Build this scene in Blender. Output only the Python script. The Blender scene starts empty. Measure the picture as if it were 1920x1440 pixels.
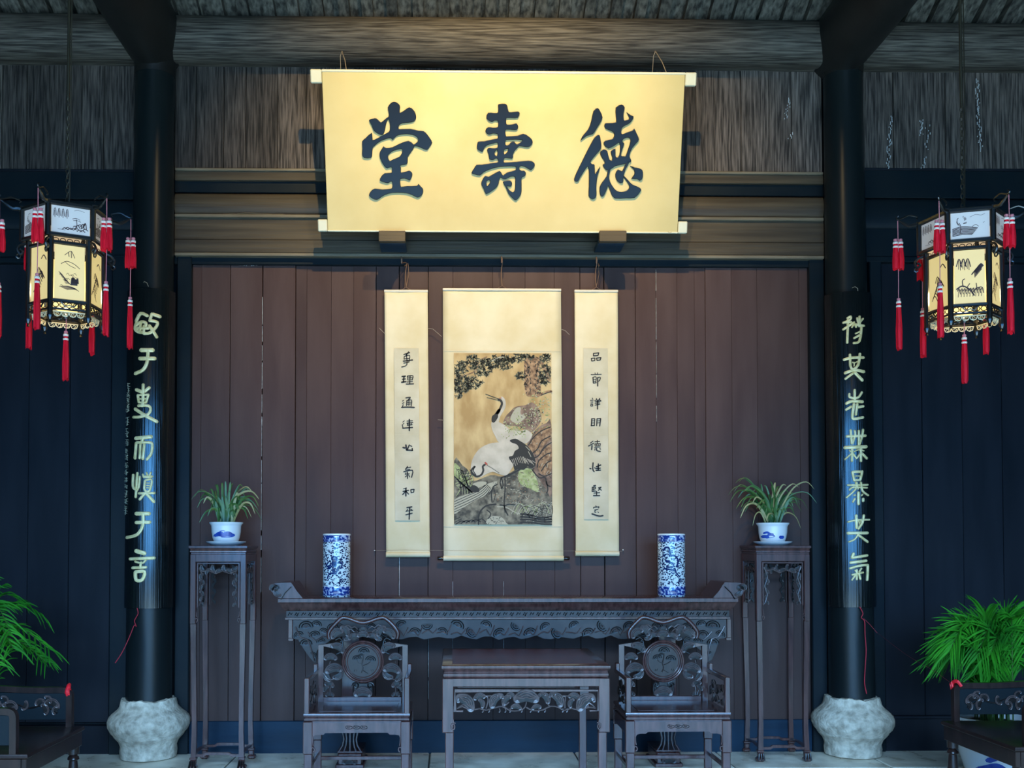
import bpy, bmesh, math, random
from math import pi, sin, cos, atan, radians
from mathutils import Vector, Matrix
random.seed(7)

# ------------------------------------------------------------------ camera
SC = bpy.context.scene
F, CX, CY = 1850.0, 878.0, 974.0            # focal length and principal point, in pixels of the 1920x1440 frame
YAW, PIT = atan(33 / F), atan(46 / F)
EYE = Vector((0, 0, 1.5))
CR = Vector((cos(YAW), -sin(YAW), 0))
CF = Vector((sin(YAW) * cos(PIT), cos(YAW) * cos(PIT), sin(PIT)))
CU = CR.cross(CF)
cam_data = bpy.data.cameras.new('camera'); cam = bpy.data.objects.new('camera', cam_data)
SC.collection.objects.link(cam)
cam_data.sensor_width = 36; cam_data.lens = F / 1920 * 36
cam_data.shift_x = (960 - CX) / 1920; cam_data.shift_y = (CY - 720) / 1920
cam_data.clip_end = 100
m4 = Matrix((CR, CU, -CF)).transposed().to_4x4(); m4.translation = EYE
cam.matrix_world = m4
SC.camera = cam

# ------------------------------------------------------------------ world, light, exposure
world = bpy.data.worlds.new('world'); SC.world = world; world.use_nodes = True
world.node_tree.nodes['Background'].inputs[0].default_value = (0.25, 0.42, 0.62, 1)
world.node_tree.nodes['Background'].inputs[1].default_value = 0.12
SC.view_settings.view_transform = 'Standard'; SC.view_settings.look = 'None'
SC.view_settings.exposure = 0.0; SC.view_settings.gamma = 1.0; SC.view_settings.use_curve_mapping = False

def light(name, kind, loc, target, power, color, **kw):
    d = bpy.data.lights.new(name, kind); d.energy = power; d.color = color
    for k, v in kw.items(): setattr(d, k, v)
    o = bpy.data.objects.new(name, d); SC.collection.objects.link(o); o.location = loc
    if target is not None:
        o.rotation_euler = (Vector(target) - Vector(loc)).to_track_quat('-Z', 'Y').to_euler()
    return o
# daylight: the open sky over the courtyard in front of the hall, coming in under the unseen front wall
light('courtyard_sky', 'AREA', (0.4, -4.0, 3.2), (0.4, 6.5, 1.8), 1200, (0.10, 0.42, 1.0), shape='RECTANGLE', size=9.0, size_y=4.2)
light('courtyard_zenith', 'AREA', (0.4, -5.0, 5.6), (0.4, -3.6, 0.0), 8800, (0.42, 0.70, 1.0), shape='RECTANGLE', size=12.0, size_y=8.0)
# two warm picture lamps up in the roof
light('picture_lamp', 'SPOT', (-0.05, 3.6, 5.75), (-0.05, 7.0, 3.75), 640, (1.0, 0.72, 0.31), spot_size=radians(62), spot_blend=0.75, shadow_soft_size=0.03)
light('picture_lamp', 'SPOT', (0.75, 3.6, 5.75), (0.80, 7.0, 3.75), 520, (1.0, 0.75, 0.38), spot_size=radians(62), spot_blend=0.75, shadow_soft_size=0.03)

# ------------------------------------------------------------------ helpers
def P(px, py, Y):                      # the point of plane y=Y that the photograph shows at (px, py)
    d = CF + CR * ((px - CX) / F) + CU * ((CY - py) / F)
    return EYE + d * (Y / d.y)
def XZ(px, py, Y):
    p = P(px, py, Y); return (p.x, p.z)

OFF = {}
def tag(o, label=None, cat=None, group=None, kind=None):
    if label: o['label'] = label
    if cat: o['category'] = cat
    if group: o['group'] = group
    if kind: o['kind'] = kind
    return o
def thing(name, loc, label=None, cat=None, group=None, kind=None, rz=0):
    o = bpy.data.objects.new(name, None); SC.collection.objects.link(o)
    o.location = loc; o.rotation_euler = (0, 0, rz); o.empty_display_size = 0.1
    OFF[o.name] = Vector(loc)
    return tag(o, label, cat, group, kind)
def copy_tree(o, parent=None):
    c = o.copy(); SC.collection.objects.link(c); c.parent = parent
    for ch in list(o.children): copy_tree(ch, c)
    return c

class MB:
    """collects geometry; build() links it as one mesh object"""
    def __init__(s): s.v = []; s.f = []; s.mi = []; s.m = 0
    def add(s, vs, fs):
        n = len(s.v); s.v += [tuple(v) for v in vs]
        for f in fs: s.f.append([n + i for i in f]); s.mi.append(s.m)
    def box(s, x0, x1, y0, y1, z0, z1, c=0.0):
        if x0 > x1: x0, x1 = x1, x0
        if y0 > y1: y0, y1 = y1, y0
        if z0 > z1: z0, z1 = z1, z0
        if c <= 0:
            s.add([(x0,y0,z0),(x1,y0,z0),(x1,y1,z0),(x0,y1,z0),(x0,y0,z1),(x1,y0,z1),(x1,y1,z1),(x0,y1,z1)],
                  [(0,3,2,1),(4,5,6,7),(0,1,5,4),(1,2,6,5),(2,3,7,6),(3,0,4,7)]); return
        X = (x0, x1); Y = (y0, y1); Z = (z0, z1); vs = []; idx = {}
        for i in (0,1):
            for j in (0,1):
                for k in (0,1):
                    sx = c if i == 0 else -c; sy = c if j == 0 else -c; sz = c if k == 0 else -c
                    idx[i,j,k,'x'] = len(vs); vs.append((X[i], Y[j]+sy, Z[k]+sz))
                    idx[i,j,k,'y'] = len(vs); vs.append((X[i]+sx, Y[j], Z[k]+sz))
                    idx[i,j,k,'z'] = len(vs); vs.append((X[i]+sx, Y[j]+sy, Z[k]))
        I = idx; fs = []
        for i in (0,1):
            q = [I[i,0,0,'x'],I[i,1,0,'x'],I[i,1,1,'x'],I[i,0,1,'x']]; fs.append(q if i else q[::-1])
            q = [I[0,i,0,'y'],I[1,i,0,'y'],I[1,i,1,'y'],I[0,i,1,'y']]; fs.append(q[::-1] if i else q)
            q = [I[0,0,i,'z'],I[1,0,i,'z'],I[1,1,i,'z'],I[0,1,i,'z']]; fs.append(q if i else q[::-1])
        for i in (0,1):
            for j in (0,1):
                fs.append([I[i,j,0,'x'],I[i,j,1,'x'],I[i,j,1,'y'],I[i,j,0,'y']] if (i==j) else [I[i,j,0,'y'],I[i,j,1,'y'],I[i,j,1,'x'],I[i,j,0,'x']])
                fs.append([I[i,0,j,'x'],I[i,1,j,'x'],I[i,1,j,'z'],I[i,0,j,'z']] if (i!=j) else [I[i,0,j,'z'],I[i,1,j,'z'],I[i,1,j,'x'],I[i,0,j,'x']])
                fs.append([I[0,i,j,'y'],I[1,i,j,'y'],I[1,i,j,'z'],I[0,i,j,'z']] if (i==j) else [I[0,i,j,'z'],I[1,i,j,'z'],I[1,i,j,'y'],I[0,i,j,'y']])
                for k in (0,1):
                    q = [I[i,j,k,'x'],I[i,j,k,'y'],I[i,j,k,'z']]
                    fs.append(q if (i+j+k) % 2 else q[::-1])
        s.add(vs, fs)
    def tube(s, pts, r, n=8, cap=True, closed=False):
        pts = [Vector(p) for p in pts]; N = len(pts)
        rr = r if isinstance(r, (list, tuple)) else [r] * N
        rings = []; up = None
        for i in range(N):
            a = pts[(i-1) % N] if (closed or i > 0) else pts[i]; b = pts[(i+1) % N] if (closed or i < N-1) else pts[i]
            t = (b - a); t = t.normalized() if t.length > 1e-9 else Vector((0,0,1))
            if up is None: up = Vector((0,1,0)) if abs(t.y) < 0.9 else Vector((1,0,0))
            side = t.cross(up)
            if side.length < 1e-6: side = t.cross(Vector((1,0,0)))
            side.normalize(); up = side.cross(t).normalized()
            rings.append([pts[i] + side*cos(2*pi*k/n)*rr[i] + up*sin(2*pi*k/n)*rr[i] for k in range(n)])
        vs = [v for rg in rings for v in rg]; fs = []
        for i in range(N if closed else N-1):
            j = (i+1) % N
            for k in range(n): fs.append((i*n+k, i*n+(k+1)%n, j*n+(k+1)%n, j*n+k))
        if cap and not closed: fs.append(tuple(range(n))[::-1]); fs.append(tuple((N-1)*n+k for k in range(n)))
        s.add(vs, fs)
    def bar(s, pts, hw, hd, axis=(0,1,0), closed=False):   # rectangular section swept along pts; hd along axis, hw across
        pts = [Vector(p) for p in pts]; ax = Vector(axis); N = len(pts); vs = []; fs = []
        for i in range(N):
            if closed: a, b = pts[i-1], pts[(i+1) % N]
            else: a, b = pts[max(i-1,0)], pts[min(i+1,N-1)]
            t = (b-a).normalized(); sd = t.cross(ax).normalized(); k = 1.0
            if closed or 0 < i < N-1:
                t1 = (pts[i]-pts[i-1]).normalized(); k = 1/max(0.5, abs(t1.dot(t)))
            w = (hw[i] if isinstance(hw,(list,tuple)) else hw)*k
            vs += [pts[i]+sd*w-ax*hd, pts[i]+sd*w+ax*hd, pts[i]-sd*w+ax*hd, pts[i]-sd*w-ax*hd]
        for i in range(N if closed else N-1):
            j = (i+1) % N
            for k in range(4): fs.append((i*4+k, i*4+(k+1)%4, j*4+(k+1)%4, j*4+k))
        if not closed: fs += [(3,2,1,0), tuple((N-1)*4+k for k in range(4))]
        s.add(vs, fs)
    def lathe(s, prof, c=(0,0,0), n=32, cap=True):          # prof: (r, z)
        vs = []; fs = []; N = len(prof)
        for r, z in prof:
            for k in range(n): vs.append((c[0]+r*cos(2*pi*k/n), c[1]+r*sin(2*pi*k/n), c[2]+z))
        for i in range(N-1):
            for k in range(n): fs.append((i*n+k, i*n+(k+1)%n, (i+1)*n+(k+1)%n, (i+1)*n+k))
        if cap: fs.append(tuple(range(n))[::-1]); fs.append(tuple((N-1)*n+k for k in range(n)))
        s.add(vs, fs)
    def disc(s, cx, cz, y, r, n=24, ry=None, t=0.004):      # raised disc facing -Y
        s.prism([(cx+r*cos(2*pi*k/n), cz+(ry or r)*sin(2*pi*k/n)) for k in range(n)], y, y+t)
    def prism(s, poly, y0, y1):                             # polygon in XZ extruded along Y (convex or mildly concave)
        n = len(poly); A = sum(poly[i][0]*poly[(i+1)%n][1]-poly[(i+1)%n][0]*poly[i][1] for i in range(n))
        if A < 0: poly = poly[::-1]
        vs = [(x,y0,z) for x,z in poly]+[(x,y1,z) for x,z in poly]
        fs = [tuple(range(n)), tuple(range(n,2*n))[::-1]]
        fs += [(i, i+n, (i+1)%n+n, (i+1)%n) for i in range(n)]
        s.add(vs, fs)
    def xf(s, fn, start=0):
        for i in range(start, len(s.v)): s.v[i] = tuple(fn(Vector(s.v[i])))
    def build(s, name, mats, parent=None, world=False, smooth=40, bevel=0, loc=None):
        me = bpy.data.meshes.new(name); off = Vector((0,0,0))
        if parent is not None and world: off = OFF.get(parent.name, Vector((0,0,0)))
        if loc is not None: off = off + Vector(loc)
        me.from_pydata([(v[0]-off.x, v[1]-off.y, v[2]-off.z) for v in s.v], [], s.f)
        if not isinstance(mats, (list, tuple)): mats = [rosecarve, rosegloss] if mats in (rosecarve, rosegloss) else [mats]
        for m in mats: me.materials.append(m)
        me.polygons.foreach_set('material_index', s.mi)
        if len(s.f) < 60000:
            bm = bmesh.new(); bm.from_mesh(me); bmesh.ops.recalc_face_normals(bm, faces=bm.faces); bm.to_mesh(me); bm.free()
        if smooth:
            me.polygons.foreach_set('use_smooth', [True]*len(me.polygons)); me.update()
            me.set_sharp_from_angle(angle=radians(smooth))
        me.update()
        o = bpy.data.objects.new(name, me); SC.collection.objects.link(o)
        if parent is not None: o.parent = parent; OFF[o.name] = OFF.get(parent.name, Vector((0,0,0)))
        if loc is not None:
            o.location = loc; OFF[o.name] = off
        if bevel:
            b = o.modifiers.new('bevel', 'BEVEL'); b.width = bevel; b.segments = 2; b.limit_method = 'ANGLE'; b.angle_limit = radians(50)
        return o

def filled(outlines, extrude, bevel=0.0):                   # filled 2D outlines with holes -> (verts, faces) in XZ, facing -Y
    cu = bpy.data.curves.new('outline', 'CURVE'); cu.dimensions = '2D'; cu.fill_mode = 'BOTH'; cu.extrude = extrude
    cu.bevel_depth = bevel; cu.bevel_resolution = 1
    for ol in outlines:
        sp = cu.splines.new('POLY'); sp.points.add(len(ol)-1); sp.use_cyclic_u = True
        for i, (x, z) in enumerate(ol): sp.points[i].co = (x, z, 0, 1)
    ob = bpy.data.objects.new('outline', cu); SC.collection.objects.link(ob)
    dg = bpy.context.evaluated_depsgraph_get(); me = bpy.data.meshes.new_from_object(ob.evaluated_get(dg))
    vs = [(v.co.x, -v.co.z, v.co.y) for v in me.vertices]; fs = [tuple(p.vertices) for p in me.polygons]
    bpy.data.objects.remove(ob); bpy.data.curves.remove(cu); bpy.data.meshes.remove(me)
    return vs, fs
def smooth_loop(pts, closed=True, k=3):                     # Catmull-Rom through pts
    n = len(pts); out = []
    for i in range(n if closed else n-1):
        p0 = pts[(i-1) % n] if closed or i > 0 else pts[i]; p1 = pts[i]; p2 = pts[(i+1) % n]; p3 = pts[(i+2) % n] if closed or i+2 < n else p2
        for j in range(k):
            t = j/k
            out.append(tuple(0.5*((2*b)+(c-a)*t+(2*a-5*b+4*c-d)*t*t+(3*b-a-3*c+d)*t**3) for a,b,c,d in zip(p0,p1,p2,p3)))
    if not closed: out.append(tuple(pts[-1]))
    return out

# ------------------------------------------------------------------ materials
MATS = {}
def mat(name, col, rough=0.5, metal=0.0, col2=None, scale=8.0, stretch=(1,1,1), bump=0.0, detail=6.0, lo=0.35, hi=0.65,
        emit=None, estr=1.0, spec=0.5, coat=0.0, rvar=0.0, per_object=0.0, sub=0.0, bscale=None, trans=0.0):
    m = bpy.data.materials.new(name); m.use_nodes = True; nt = m.node_tree; N = nt.nodes; L = nt.links; b = N['Principled BSDF']
    b.inputs['Base Color'].default_value = (*col, 1); b.inputs['Roughness'].default_value = rough; b.inputs['Metallic'].default_value = metal
    b.inputs['Specular IOR Level'].default_value = spec; b.inputs['Coat Weight'].default_value = coat; b.inputs['Coat Roughness'].default_value = 0.12
    if trans: b.inputs['Transmission Weight'].default_value = trans
    if emit: b.inputs['Emission Color'].default_value = (*emit, 1); b.inputs['Emission Strength'].default_value = estr
    if col2 or bump or rvar:
        tc = N.new('ShaderNodeTexCoord'); mp = N.new('ShaderNodeMapping'); mp.inputs['Scale'].default_value = stretch
        ns = N.new('ShaderNodeTexNoise'); ns.inputs['Scale'].default_value = scale; ns.inputs['Detail'].default_value = detail
        L.new(tc.outputs['Object'], mp.inputs['Vector']); L.new(mp.outputs[0], ns.inputs['Vector'])
        if per_object:
            oi = N.new('ShaderNodeObjectInfo'); mu = N.new('ShaderNodeMath'); mu.operation = 'MULTIPLY'; mu.inputs[1].default_value = 30
            L.new(oi.outputs['Random'], mu.inputs[0]); L.new(mu.outputs[0], mp.inputs['Location'])
        rp = N.new('ShaderNodeValToRGB'); rp.color_ramp.elements[0].position = lo; rp.color_ramp.elements[1].position = hi
        rp.color_ramp.elements[0].color = (*col, 1); rp.color_ramp.elements[1].color = (*(col2 or col), 1)
        L.new(ns.outputs['Fac'], rp.inputs[0])
        out = rp.outputs[0]
        if per_object:
            hs = N.new('ShaderNodeHueSaturation'); mr = N.new('ShaderNodeMapRange')
            mr.inputs['To Min'].default_value = 1-per_object; mr.inputs['To Max'].default_value = 1+per_object
            L.new(oi.outputs['Random'], mr.inputs['Value']); L.new(mr.outputs[0], hs.inputs['Value']); L.new(out, hs.inputs['Color']); out = hs.outputs[0]
        L.new(out, b.inputs['Base Color'])
        if rvar:
            mr2 = N.new('ShaderNodeMapRange'); mr2.inputs['To Min'].default_value = max(0.02, rough-rvar); mr2.inputs['To Max'].default_value = rough+rvar
            L.new(ns.outputs['Fac'], mr2.inputs['Value']); L.new(mr2.outputs[0], b.inputs['Roughness'])
        if bump:
            bp = N.new('ShaderNodeBump'); bp.inputs['Strength'].default_value = bump; bp.inputs['Distance'].default_value = 0.01
            if bscale:
                n2 = N.new('ShaderNodeTexNoise'); n2.inputs['Scale'].default_value = bscale; L.new(mp.outputs[0], n2.inputs['Vector']); L.new(n2.outputs['Fac'], bp.inputs['Height'])
            else: L.new(ns.outputs['Fac'], bp.inputs['Height'])
            L.new(bp.outputs[0], b.inputs['Normal'])
    MATS[name] = m; return m

rosewood = mat('polished_rosewood', (0.040,0.015,0.013), 0.27, col2=(0.090,0.036,0.031), scale=4, stretch=(9,9,1.0), coat=0.35, spec=0.5)
darkrose = mat('dark_shaded_rosewood', (0.012,0.006,0.005), 0.28, col2=(0.026,0.012,0.010), scale=4, stretch=(9,9,1.0), spec=0.4)  # rosewood copy darkened; the side chairs' shade is in this colour
rosecarve = mat('carved_rosewood', (0.005,0.004,0.004), 0.34, col2=(0.014,0.010,0.009), scale=30, spec=0.35)
rosegloss = mat('glossy_carved_rosewood', (0.055,0.036,0.033), 0.36, col2=(0.105,0.072,0.068), scale=30, coat=0.12, spec=0.5)
backing = mat('carving_ground', (0.030,0.022,0.019), 0.45, col2=(0.050,0.038,0.034), scale=12, spec=0.4)
wallwood = mat('brown_painted_boards', (0.056,0.032,0.028), 0.45, spec=0.12, col2=(0.073,0.044,0.039), scale=2.2, stretch=(3,3,0.5), rvar=0.08, per_object=0.12, bump=0.06, bscale=20)
darkwood = mat('dark_timber', (0.004,0.016,0.032), 0.42, spec=0.2, col2=(0.007,0.027,0.052), scale=3, stretch=(0.6,3,3), rvar=0.08, bump=0.08, bscale=14)
sidewood = mat('dark_side_boards', (0.008,0.010,0.014), 0.42, spec=0.12, col2=(0.013,0.015,0.020), scale=2.5, stretch=(3,3,0.5), per_object=0.1)
jambwood = mat('black_jamb_paint', (0.004,0.009,0.013), 0.40, spec=0.16, col2=(0.009,0.013,0.015), scale=3)
lintwood = mat('oiled_lintel_timber', (0.040,0.030,0.019), 0.5, spec=0.25, col2=(0.075,0.056,0.034), scale=3, stretch=(0.35,4,8), bump=0.25, bscale=9)
lipwood = mat('pale_lip', (0.10,0.080,0.050), 0.5, col2=(0.17,0.135,0.085), scale=6, stretch=(0.5,4,4))
old_v = mat('weathered_boards', (0.014,0.011,0.009), 0.75, col2=(0.125,0.098,0.080), scale=16, stretch=(5.5,5.5,0.30), bump=0.45, per_object=0.5, lo=0.36, hi=0.72, detail=9, spec=0.3)
old_h = mat('weathered_log', (0.020,0.016,0.012), 0.75, col2=(0.125,0.108,0.085), scale=15, stretch=(0.28,6,6), bump=0.5, lo=0.36, hi=0.70, detail=9, spec=0.3)
raft = mat('old_rafter_timber', (0.022,0.020,0.016), 0.8, col2=(0.11,0.10,0.08), scale=9, stretch=(4,0.6,4), bump=0.5, per_object=0.3, spec=0.3)
blackbeam = mat('soot_black_beam', (0.006,0.005,0.004), 0.5, col2=(0.012,0.010,0.008), scale=6, bump=0.2)
lacquer = mat('black_lacquer', (0.004,0.006,0.006), 0.17, col2=(0.006,0.008,0.008), scale=3, coat=0.6, spec=0.6, bump=0.5, bscale=9, stretch=(11,11,0.12))
colpaint = mat('column_black_paint', (0.006,0.009,0.010), 0.30, col2=(0.009,0.012,0.012), scale=4, spec=0.32, bump=0.05, bscale=6, stretch=(2,2,0.3))
stone = mat('carved_grey_stone', (0.31,0.265,0.20), 0.85, spec=0.2, col2=(0.66,0.575,0.45), scale=20, bump=0.8, detail=12, lo=0.30, hi=0.66, bscale=38)
slab = mat('floor_stone', (0.62,0.54,0.41), 0.30, col2=(0.95,0.88,0.72), scale=5, bump=0.35, detail=9, per_object=0.1, rvar=0.15)
mortar = mat('floor_joint', (0.06,0.06,0.055), 0.9)
gold = mat('gold_leaf', (0.74,0.58,0.24), 0.40, 0.15, col2=(0.90,0.75,0.40), scale=30, bump=0.15)
cream = mat('cream_plaque_board', (0.47,0.355,0.125), 0.5, col2=(0.54,0.42,0.17), scale=2)
rodcream = mat('cream_roller', (0.60,0.55,0.38), 0.45)
inkrelief = mat('black_relief_lacquer', (0.004,0.005,0.006), 0.3, spec=0.22)
silk = mat('cream_silk_mount', (0.54,0.44,0.25), 0.7, col2=(0.63,0.54,0.36), scale=3.5, bump=0.35, bscale=4)
paper = mat('aged_paper', (0.46,0.40,0.27), 0.8, col2=(0.55,0.49,0.36), scale=6)
ink = mat('ink', (0.012,0.009,0.007), 0.6)
knob = mat('black_roller_knob', (0.012,0.008,0.006), 0.2, coat=0.5)
wire = mat('hanging_wire', (0.30,0.24,0.17), 0.5)
bronzecord = mat('brown_cord', (0.14,0.07,0.035), 0.6)
chainm = mat('rusty_chain', (0.045,0.036,0.022), 0.5, 0.6)
lampwood = mat('dark_lantern_wood', (0.010,0.008,0.006), 0.3, coat=0.4)
lampgold = mat('pale_fretwork', (0.62,0.50,0.30), 0.5)
redsilk = mat('red_tassel_silk', (0.50,0.0015,0.008), 0.6, spec=0.2, col2=(0.80,0.006,0.022), scale=60, stretch=(4,4,0.2))
pinkcord = mat('pink_cord', (0.55,0.16,0.17), 0.6)
tasselband = mat('pale_tassel_band', (0.80,0.62,0.50), 0.5)
red = mat('red_ribbon', (0.72,0.01,0.02), 0.5)
redcord = mat('red_cord', (0.42,0.015,0.03), 0.6)
porcelain = mat('white_porcelain', (0.72,0.75,0.76), 0.12, coat=0.5)
cobalt = mat('cobalt_glaze', (0.012,0.035,0.26), 0.15, col2=(0.03,0.09,0.42), scale=20, coat=0.5)
cobaltdk = mat('dark_cobalt_glaze', (0.008,0.022,0.10), 0.15, coat=0.5)
soil = mat('potting_soil', (0.02,0.014,0.009), 0.9)
leafm = mat('strap_leaf', (0.022,0.085,0.018), 0.42, col2=(0.075,0.17,0.04), scale=9)
leafy = mat('yellowing_leaf', (0.22,0.22,0.07), 0.5, col2=(0.40,0.36,0.16), scale=9)
palm = mat('palm_leaflet', (0.010,0.10,0.008), 0.6, spec=0.12, col2=(0.035,0.24,0.012), scale=5)
palmd = mat('palm_stem', (0.05,0.12,0.02), 0.5)
tabletopred = mat('red_brown_table_panel', (0.075,0.007,0.007), 0.25, col2=(0.12,0.014,0.012), scale=4, spec=0.3)
paleseam = mat('crack_light_seam', (0.45,0.44,0.42), 0.7, col2=(0.20,0.19,0.18), scale=40)  # pale colour stands for light through the wall cracks
chip = mat('flaked_whitewash', (0.50,0.50,0.48), 0.8)

def pane_mat(name, base, e, s):
    return mat(name, base, 0.5, emit=e, estr=s)
pane_warm = pane_mat('glowing_painted_silk', (0.38,0.31,0.16), (1.0,0.74,0.26), 0.60)
pane_cool = pane_mat('dim_painted_glass', (0.55,0.50,0.46), (0.85,0.70,0.55), 0.16)

def vase_mat():
    m = bpy.data.materials.new('blue_white_scroll_glaze'); m.use_nodes = True; nt = m.node_tree; N = nt.nodes; L = nt.links; b = N['Principled BSDF']
    b.inputs['Roughness'].default_value = 0.1; b.inputs['Coat Weight'].default_value = 0.5
    tc = N.new('ShaderNodeTexCoord'); mp = N.new('ShaderNodeMapping'); mp.inputs['Scale'].default_value = (1,1,1.5); L.new(tc.outputs['Object'], mp.inputs['Vector'])
    wn = N.new('ShaderNodeTexNoise'); wn.inputs['Scale'].default_value = 22; wn.inputs['Detail'].default_value = 1
    L.new(mp.outputs[0], wn.inputs['Vector'])
    mx = N.new('ShaderNodeVectorMath'); mx.operation = 'MULTIPLY_ADD'; mx.inputs[1].default_value = (0.035,)*3
    L.new(wn.outputs['Color'], mx.inputs[0]); L.new(mp.outputs[0], mx.inputs[2])
    vo = N.new('ShaderNodeTexVoronoi'); vo.inputs['Scale'].default_value = 62; L.new(mx.outputs[0], vo.inputs['Vector'])
    rp = N.new('ShaderNodeValToRGB'); e = rp.color_ramp.elements; e[0].position = 0.40; e[0].color = (0.006,0.016,0.065,1); e[1].position = 0.52; e[1].color = (0.62,0.70,0.72,1)
    L.new(vo.outputs['Distance'], rp.inputs[0]); L.new(rp.outputs[0], b.inputs['Base Color'])
    return m
vaseglaze = vase_mat()
def band_mat():
    m = bpy.data.materials.new('blue_border_glaze'); m.use_nodes = True; nt = m.node_tree; N = nt.nodes; L = nt.links; b = N['Principled BSDF']
    b.inputs['Roughness'].default_value = 0.1; b.inputs['Coat Weight'].default_value = 0.5
    tc = N.new('ShaderNodeTexCoord'); vo = N.new('ShaderNodeTexNoise'); vo.inputs['Scale'].default_value = 55; vo.inputs['Detail'].default_value = 1.5; L.new(tc.outputs['Object'], vo.inputs['Vector'])
    rp = N.new('ShaderNodeValToRGB'); e = rp.color_ramp.elements; e[0].position = 0.50; e[0].color = (0.010,0.035,0.20,1); e[1].position = 0.60; e[1].color = (0.42,0.50,0.66,1)
    L.new(vo.outputs['Fac'], rp.inputs[0]); L.new(rp.outputs[0], b.inputs['Base Color'])
    return m
bandglaze = band_mat()

# ------------------------------------------------------------------ stroke helpers
def resample(pts, step):
    out = [Vector(pts[0])]
    for a, b in zip(pts, pts[1:]):
        a, b = Vector(a), Vector(b); n = max(1, int((b-a).length/step))
        for i in range(1, n+1): out.append(a+(b-a)*i/n)
    return out
def flat_stroke(mb, pts, w, y, taper=True):                 # ink ribbon in the XZ plane at depth y (faces -Y)
    pts = [Vector(p) for p in pts]
    if len(pts) > 2: pts = [Vector(p) for p in smooth_loop([tuple(p) for p in pts], False, 3)]
    if len(pts) == 1: pts = [pts[0], pts[0]+Vector((w*0.3, 0))]
    L = []; R = []; n = len(pts)
    for i in range(n):
        t = pts[min(i+1,n-1)]-pts[max(i-1,0)]
        t = t.normalized() if t.length > 1e-9 else Vector((1,0)); nn = Vector((-t.y, t.x)); L.append(pts[i]+nn*w/2); R.append(pts[i]-nn*w/2)
    t0 = (pts[0]-pts[1]).normalized()*w*0.4; t1 = (pts[-1]-pts[-2]).normalized()*w*0.4
    n0 = Vector((-t0.y, t0.x))*0.55; n1 = Vector((-t1.y, t1.x))*0.55
    L = [pts[0]+t0-n0]+L+[pts[-1]+t1+n1]; R = [pts[0]+t0+n0]+R+[pts[-1]+t1-n1]
    k = len(L); vs = [(p.x,y,p.y) for p in L]+[(p.x,y,p.y) for p in R]
    mb.add(vs, [(i, i+1, k+i+1, k+i) for i in range(k-1)])
def strokes_on_plane(mb, strokes, x0, y0, sc, Y, yoff, wmul=1.0):
    """strokes: (w, (x,y), (x,y)...) in zoomed pixels of a view whose corner is (x0,y0) and scale is sc"""
    for s in strokes:
        w = s[0]/sc*Y/F*wmul; pts = []
        for q in s[1:]:
            p = P(x0+q[0]/sc, y0+q[1]/sc, Y); pts.append((p.x, p.z))
        flat_stroke(mb, pts, w, yoff)
# ================================================================== THE ROOM
YW = 7.17                                    # face of the board wall
def zz(py, Y): return P(950, py, Y).z
# floor: a base with separate stone slabs
fl = MB(); fl.box(-6, 7, -9.5, 8.2, -0.2, -0.012); floor = tag(fl.build('floor', mortar, smooth=0), kind='structure')
rows = [(7.30, 6.62), (6.61, 5.95), (5.94, 5.2), (5.19, 4.4), (4.39, 3.5), (3.49, 2.5), (2.49, 1.0), (0.99, -1.0), (-1.01, -4.0), (-4.01, -9.4)]
for ri, (ya, yb) in enumerate(rows):
    x = -4.2 + (ri % 2)*0.45
    while x < 4.9:
        w = random.uniform(1.0, 1.7) if ri < 6 else 2.4
        b = MB(); b.box(x, x+w-0.012, yb, ya, -0.06, 0.0 + random.uniform(-0.002, 0.0), 0.006)
        b.build('stone_slab', slab, floor, smooth=0); x += w
# back wall, middle bay: board by board
wall = MB(); wall.box(-4.6, 5.4, 7.21, 7.33, 0, 4.98); wall = tag(wall.build('wall_back', jambwood, smooth=0), kind='structure')
ztop = zz(491, YW); zrail = zz(1350, YW)
seams = [357, 376.5, 430, 491, 553.5, 574, 620, 662, 704, 748, 803, 849, 924, 985, 1040, 1088, 1133.5, 1193, 1231, 1271, 1304, 1324, 1373, 1421, 1500, 1520]
for a, b_ in zip(seams, seams[1:]):
    proud = 0.012 if (b_ <= 554 or a >= 1324) else random.uniform(0, 0.004)
    xa, xb = P(a, 950, YW).x, P(b_, 950, YW).x
    m = MB(); g = 0.0035 if b_ in (491, 748, 1133.5) or a in (491, 748, 1133.5) else 0.0005
    zt = zz(491, YW) if (b_ <= 554 or a >= 1324) else zz(496, YW)
    m.box(xa+g, xb-g, YW-proud, YW+0.035, zrail, zt, 0.0015)
    m.build('plank', wallwood, wall, smooth=0)
# pale slivers painted as light showing through the open joints
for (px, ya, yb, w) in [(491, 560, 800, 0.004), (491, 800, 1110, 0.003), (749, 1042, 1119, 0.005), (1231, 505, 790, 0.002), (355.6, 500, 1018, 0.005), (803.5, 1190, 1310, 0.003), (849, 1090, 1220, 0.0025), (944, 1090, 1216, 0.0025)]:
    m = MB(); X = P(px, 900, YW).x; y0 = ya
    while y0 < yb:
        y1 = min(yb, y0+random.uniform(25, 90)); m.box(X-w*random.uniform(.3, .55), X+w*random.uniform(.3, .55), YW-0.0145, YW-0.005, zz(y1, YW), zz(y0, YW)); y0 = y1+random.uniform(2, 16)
    m.build('crack_light_seam', paleseam, wall, smooth=0)
m = MB()
for k in range(26):
    q = P(443+k*1.6+random.uniform(-1, 1), 497+random.uniform(-1.5, 2.5), YW); m.box(q.x-.003, q.x+.004, YW-.0145, YW-.011, q.z-.001, q.z+.003)
m.build('flaked_paint', chip, wall, smooth=0)
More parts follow.
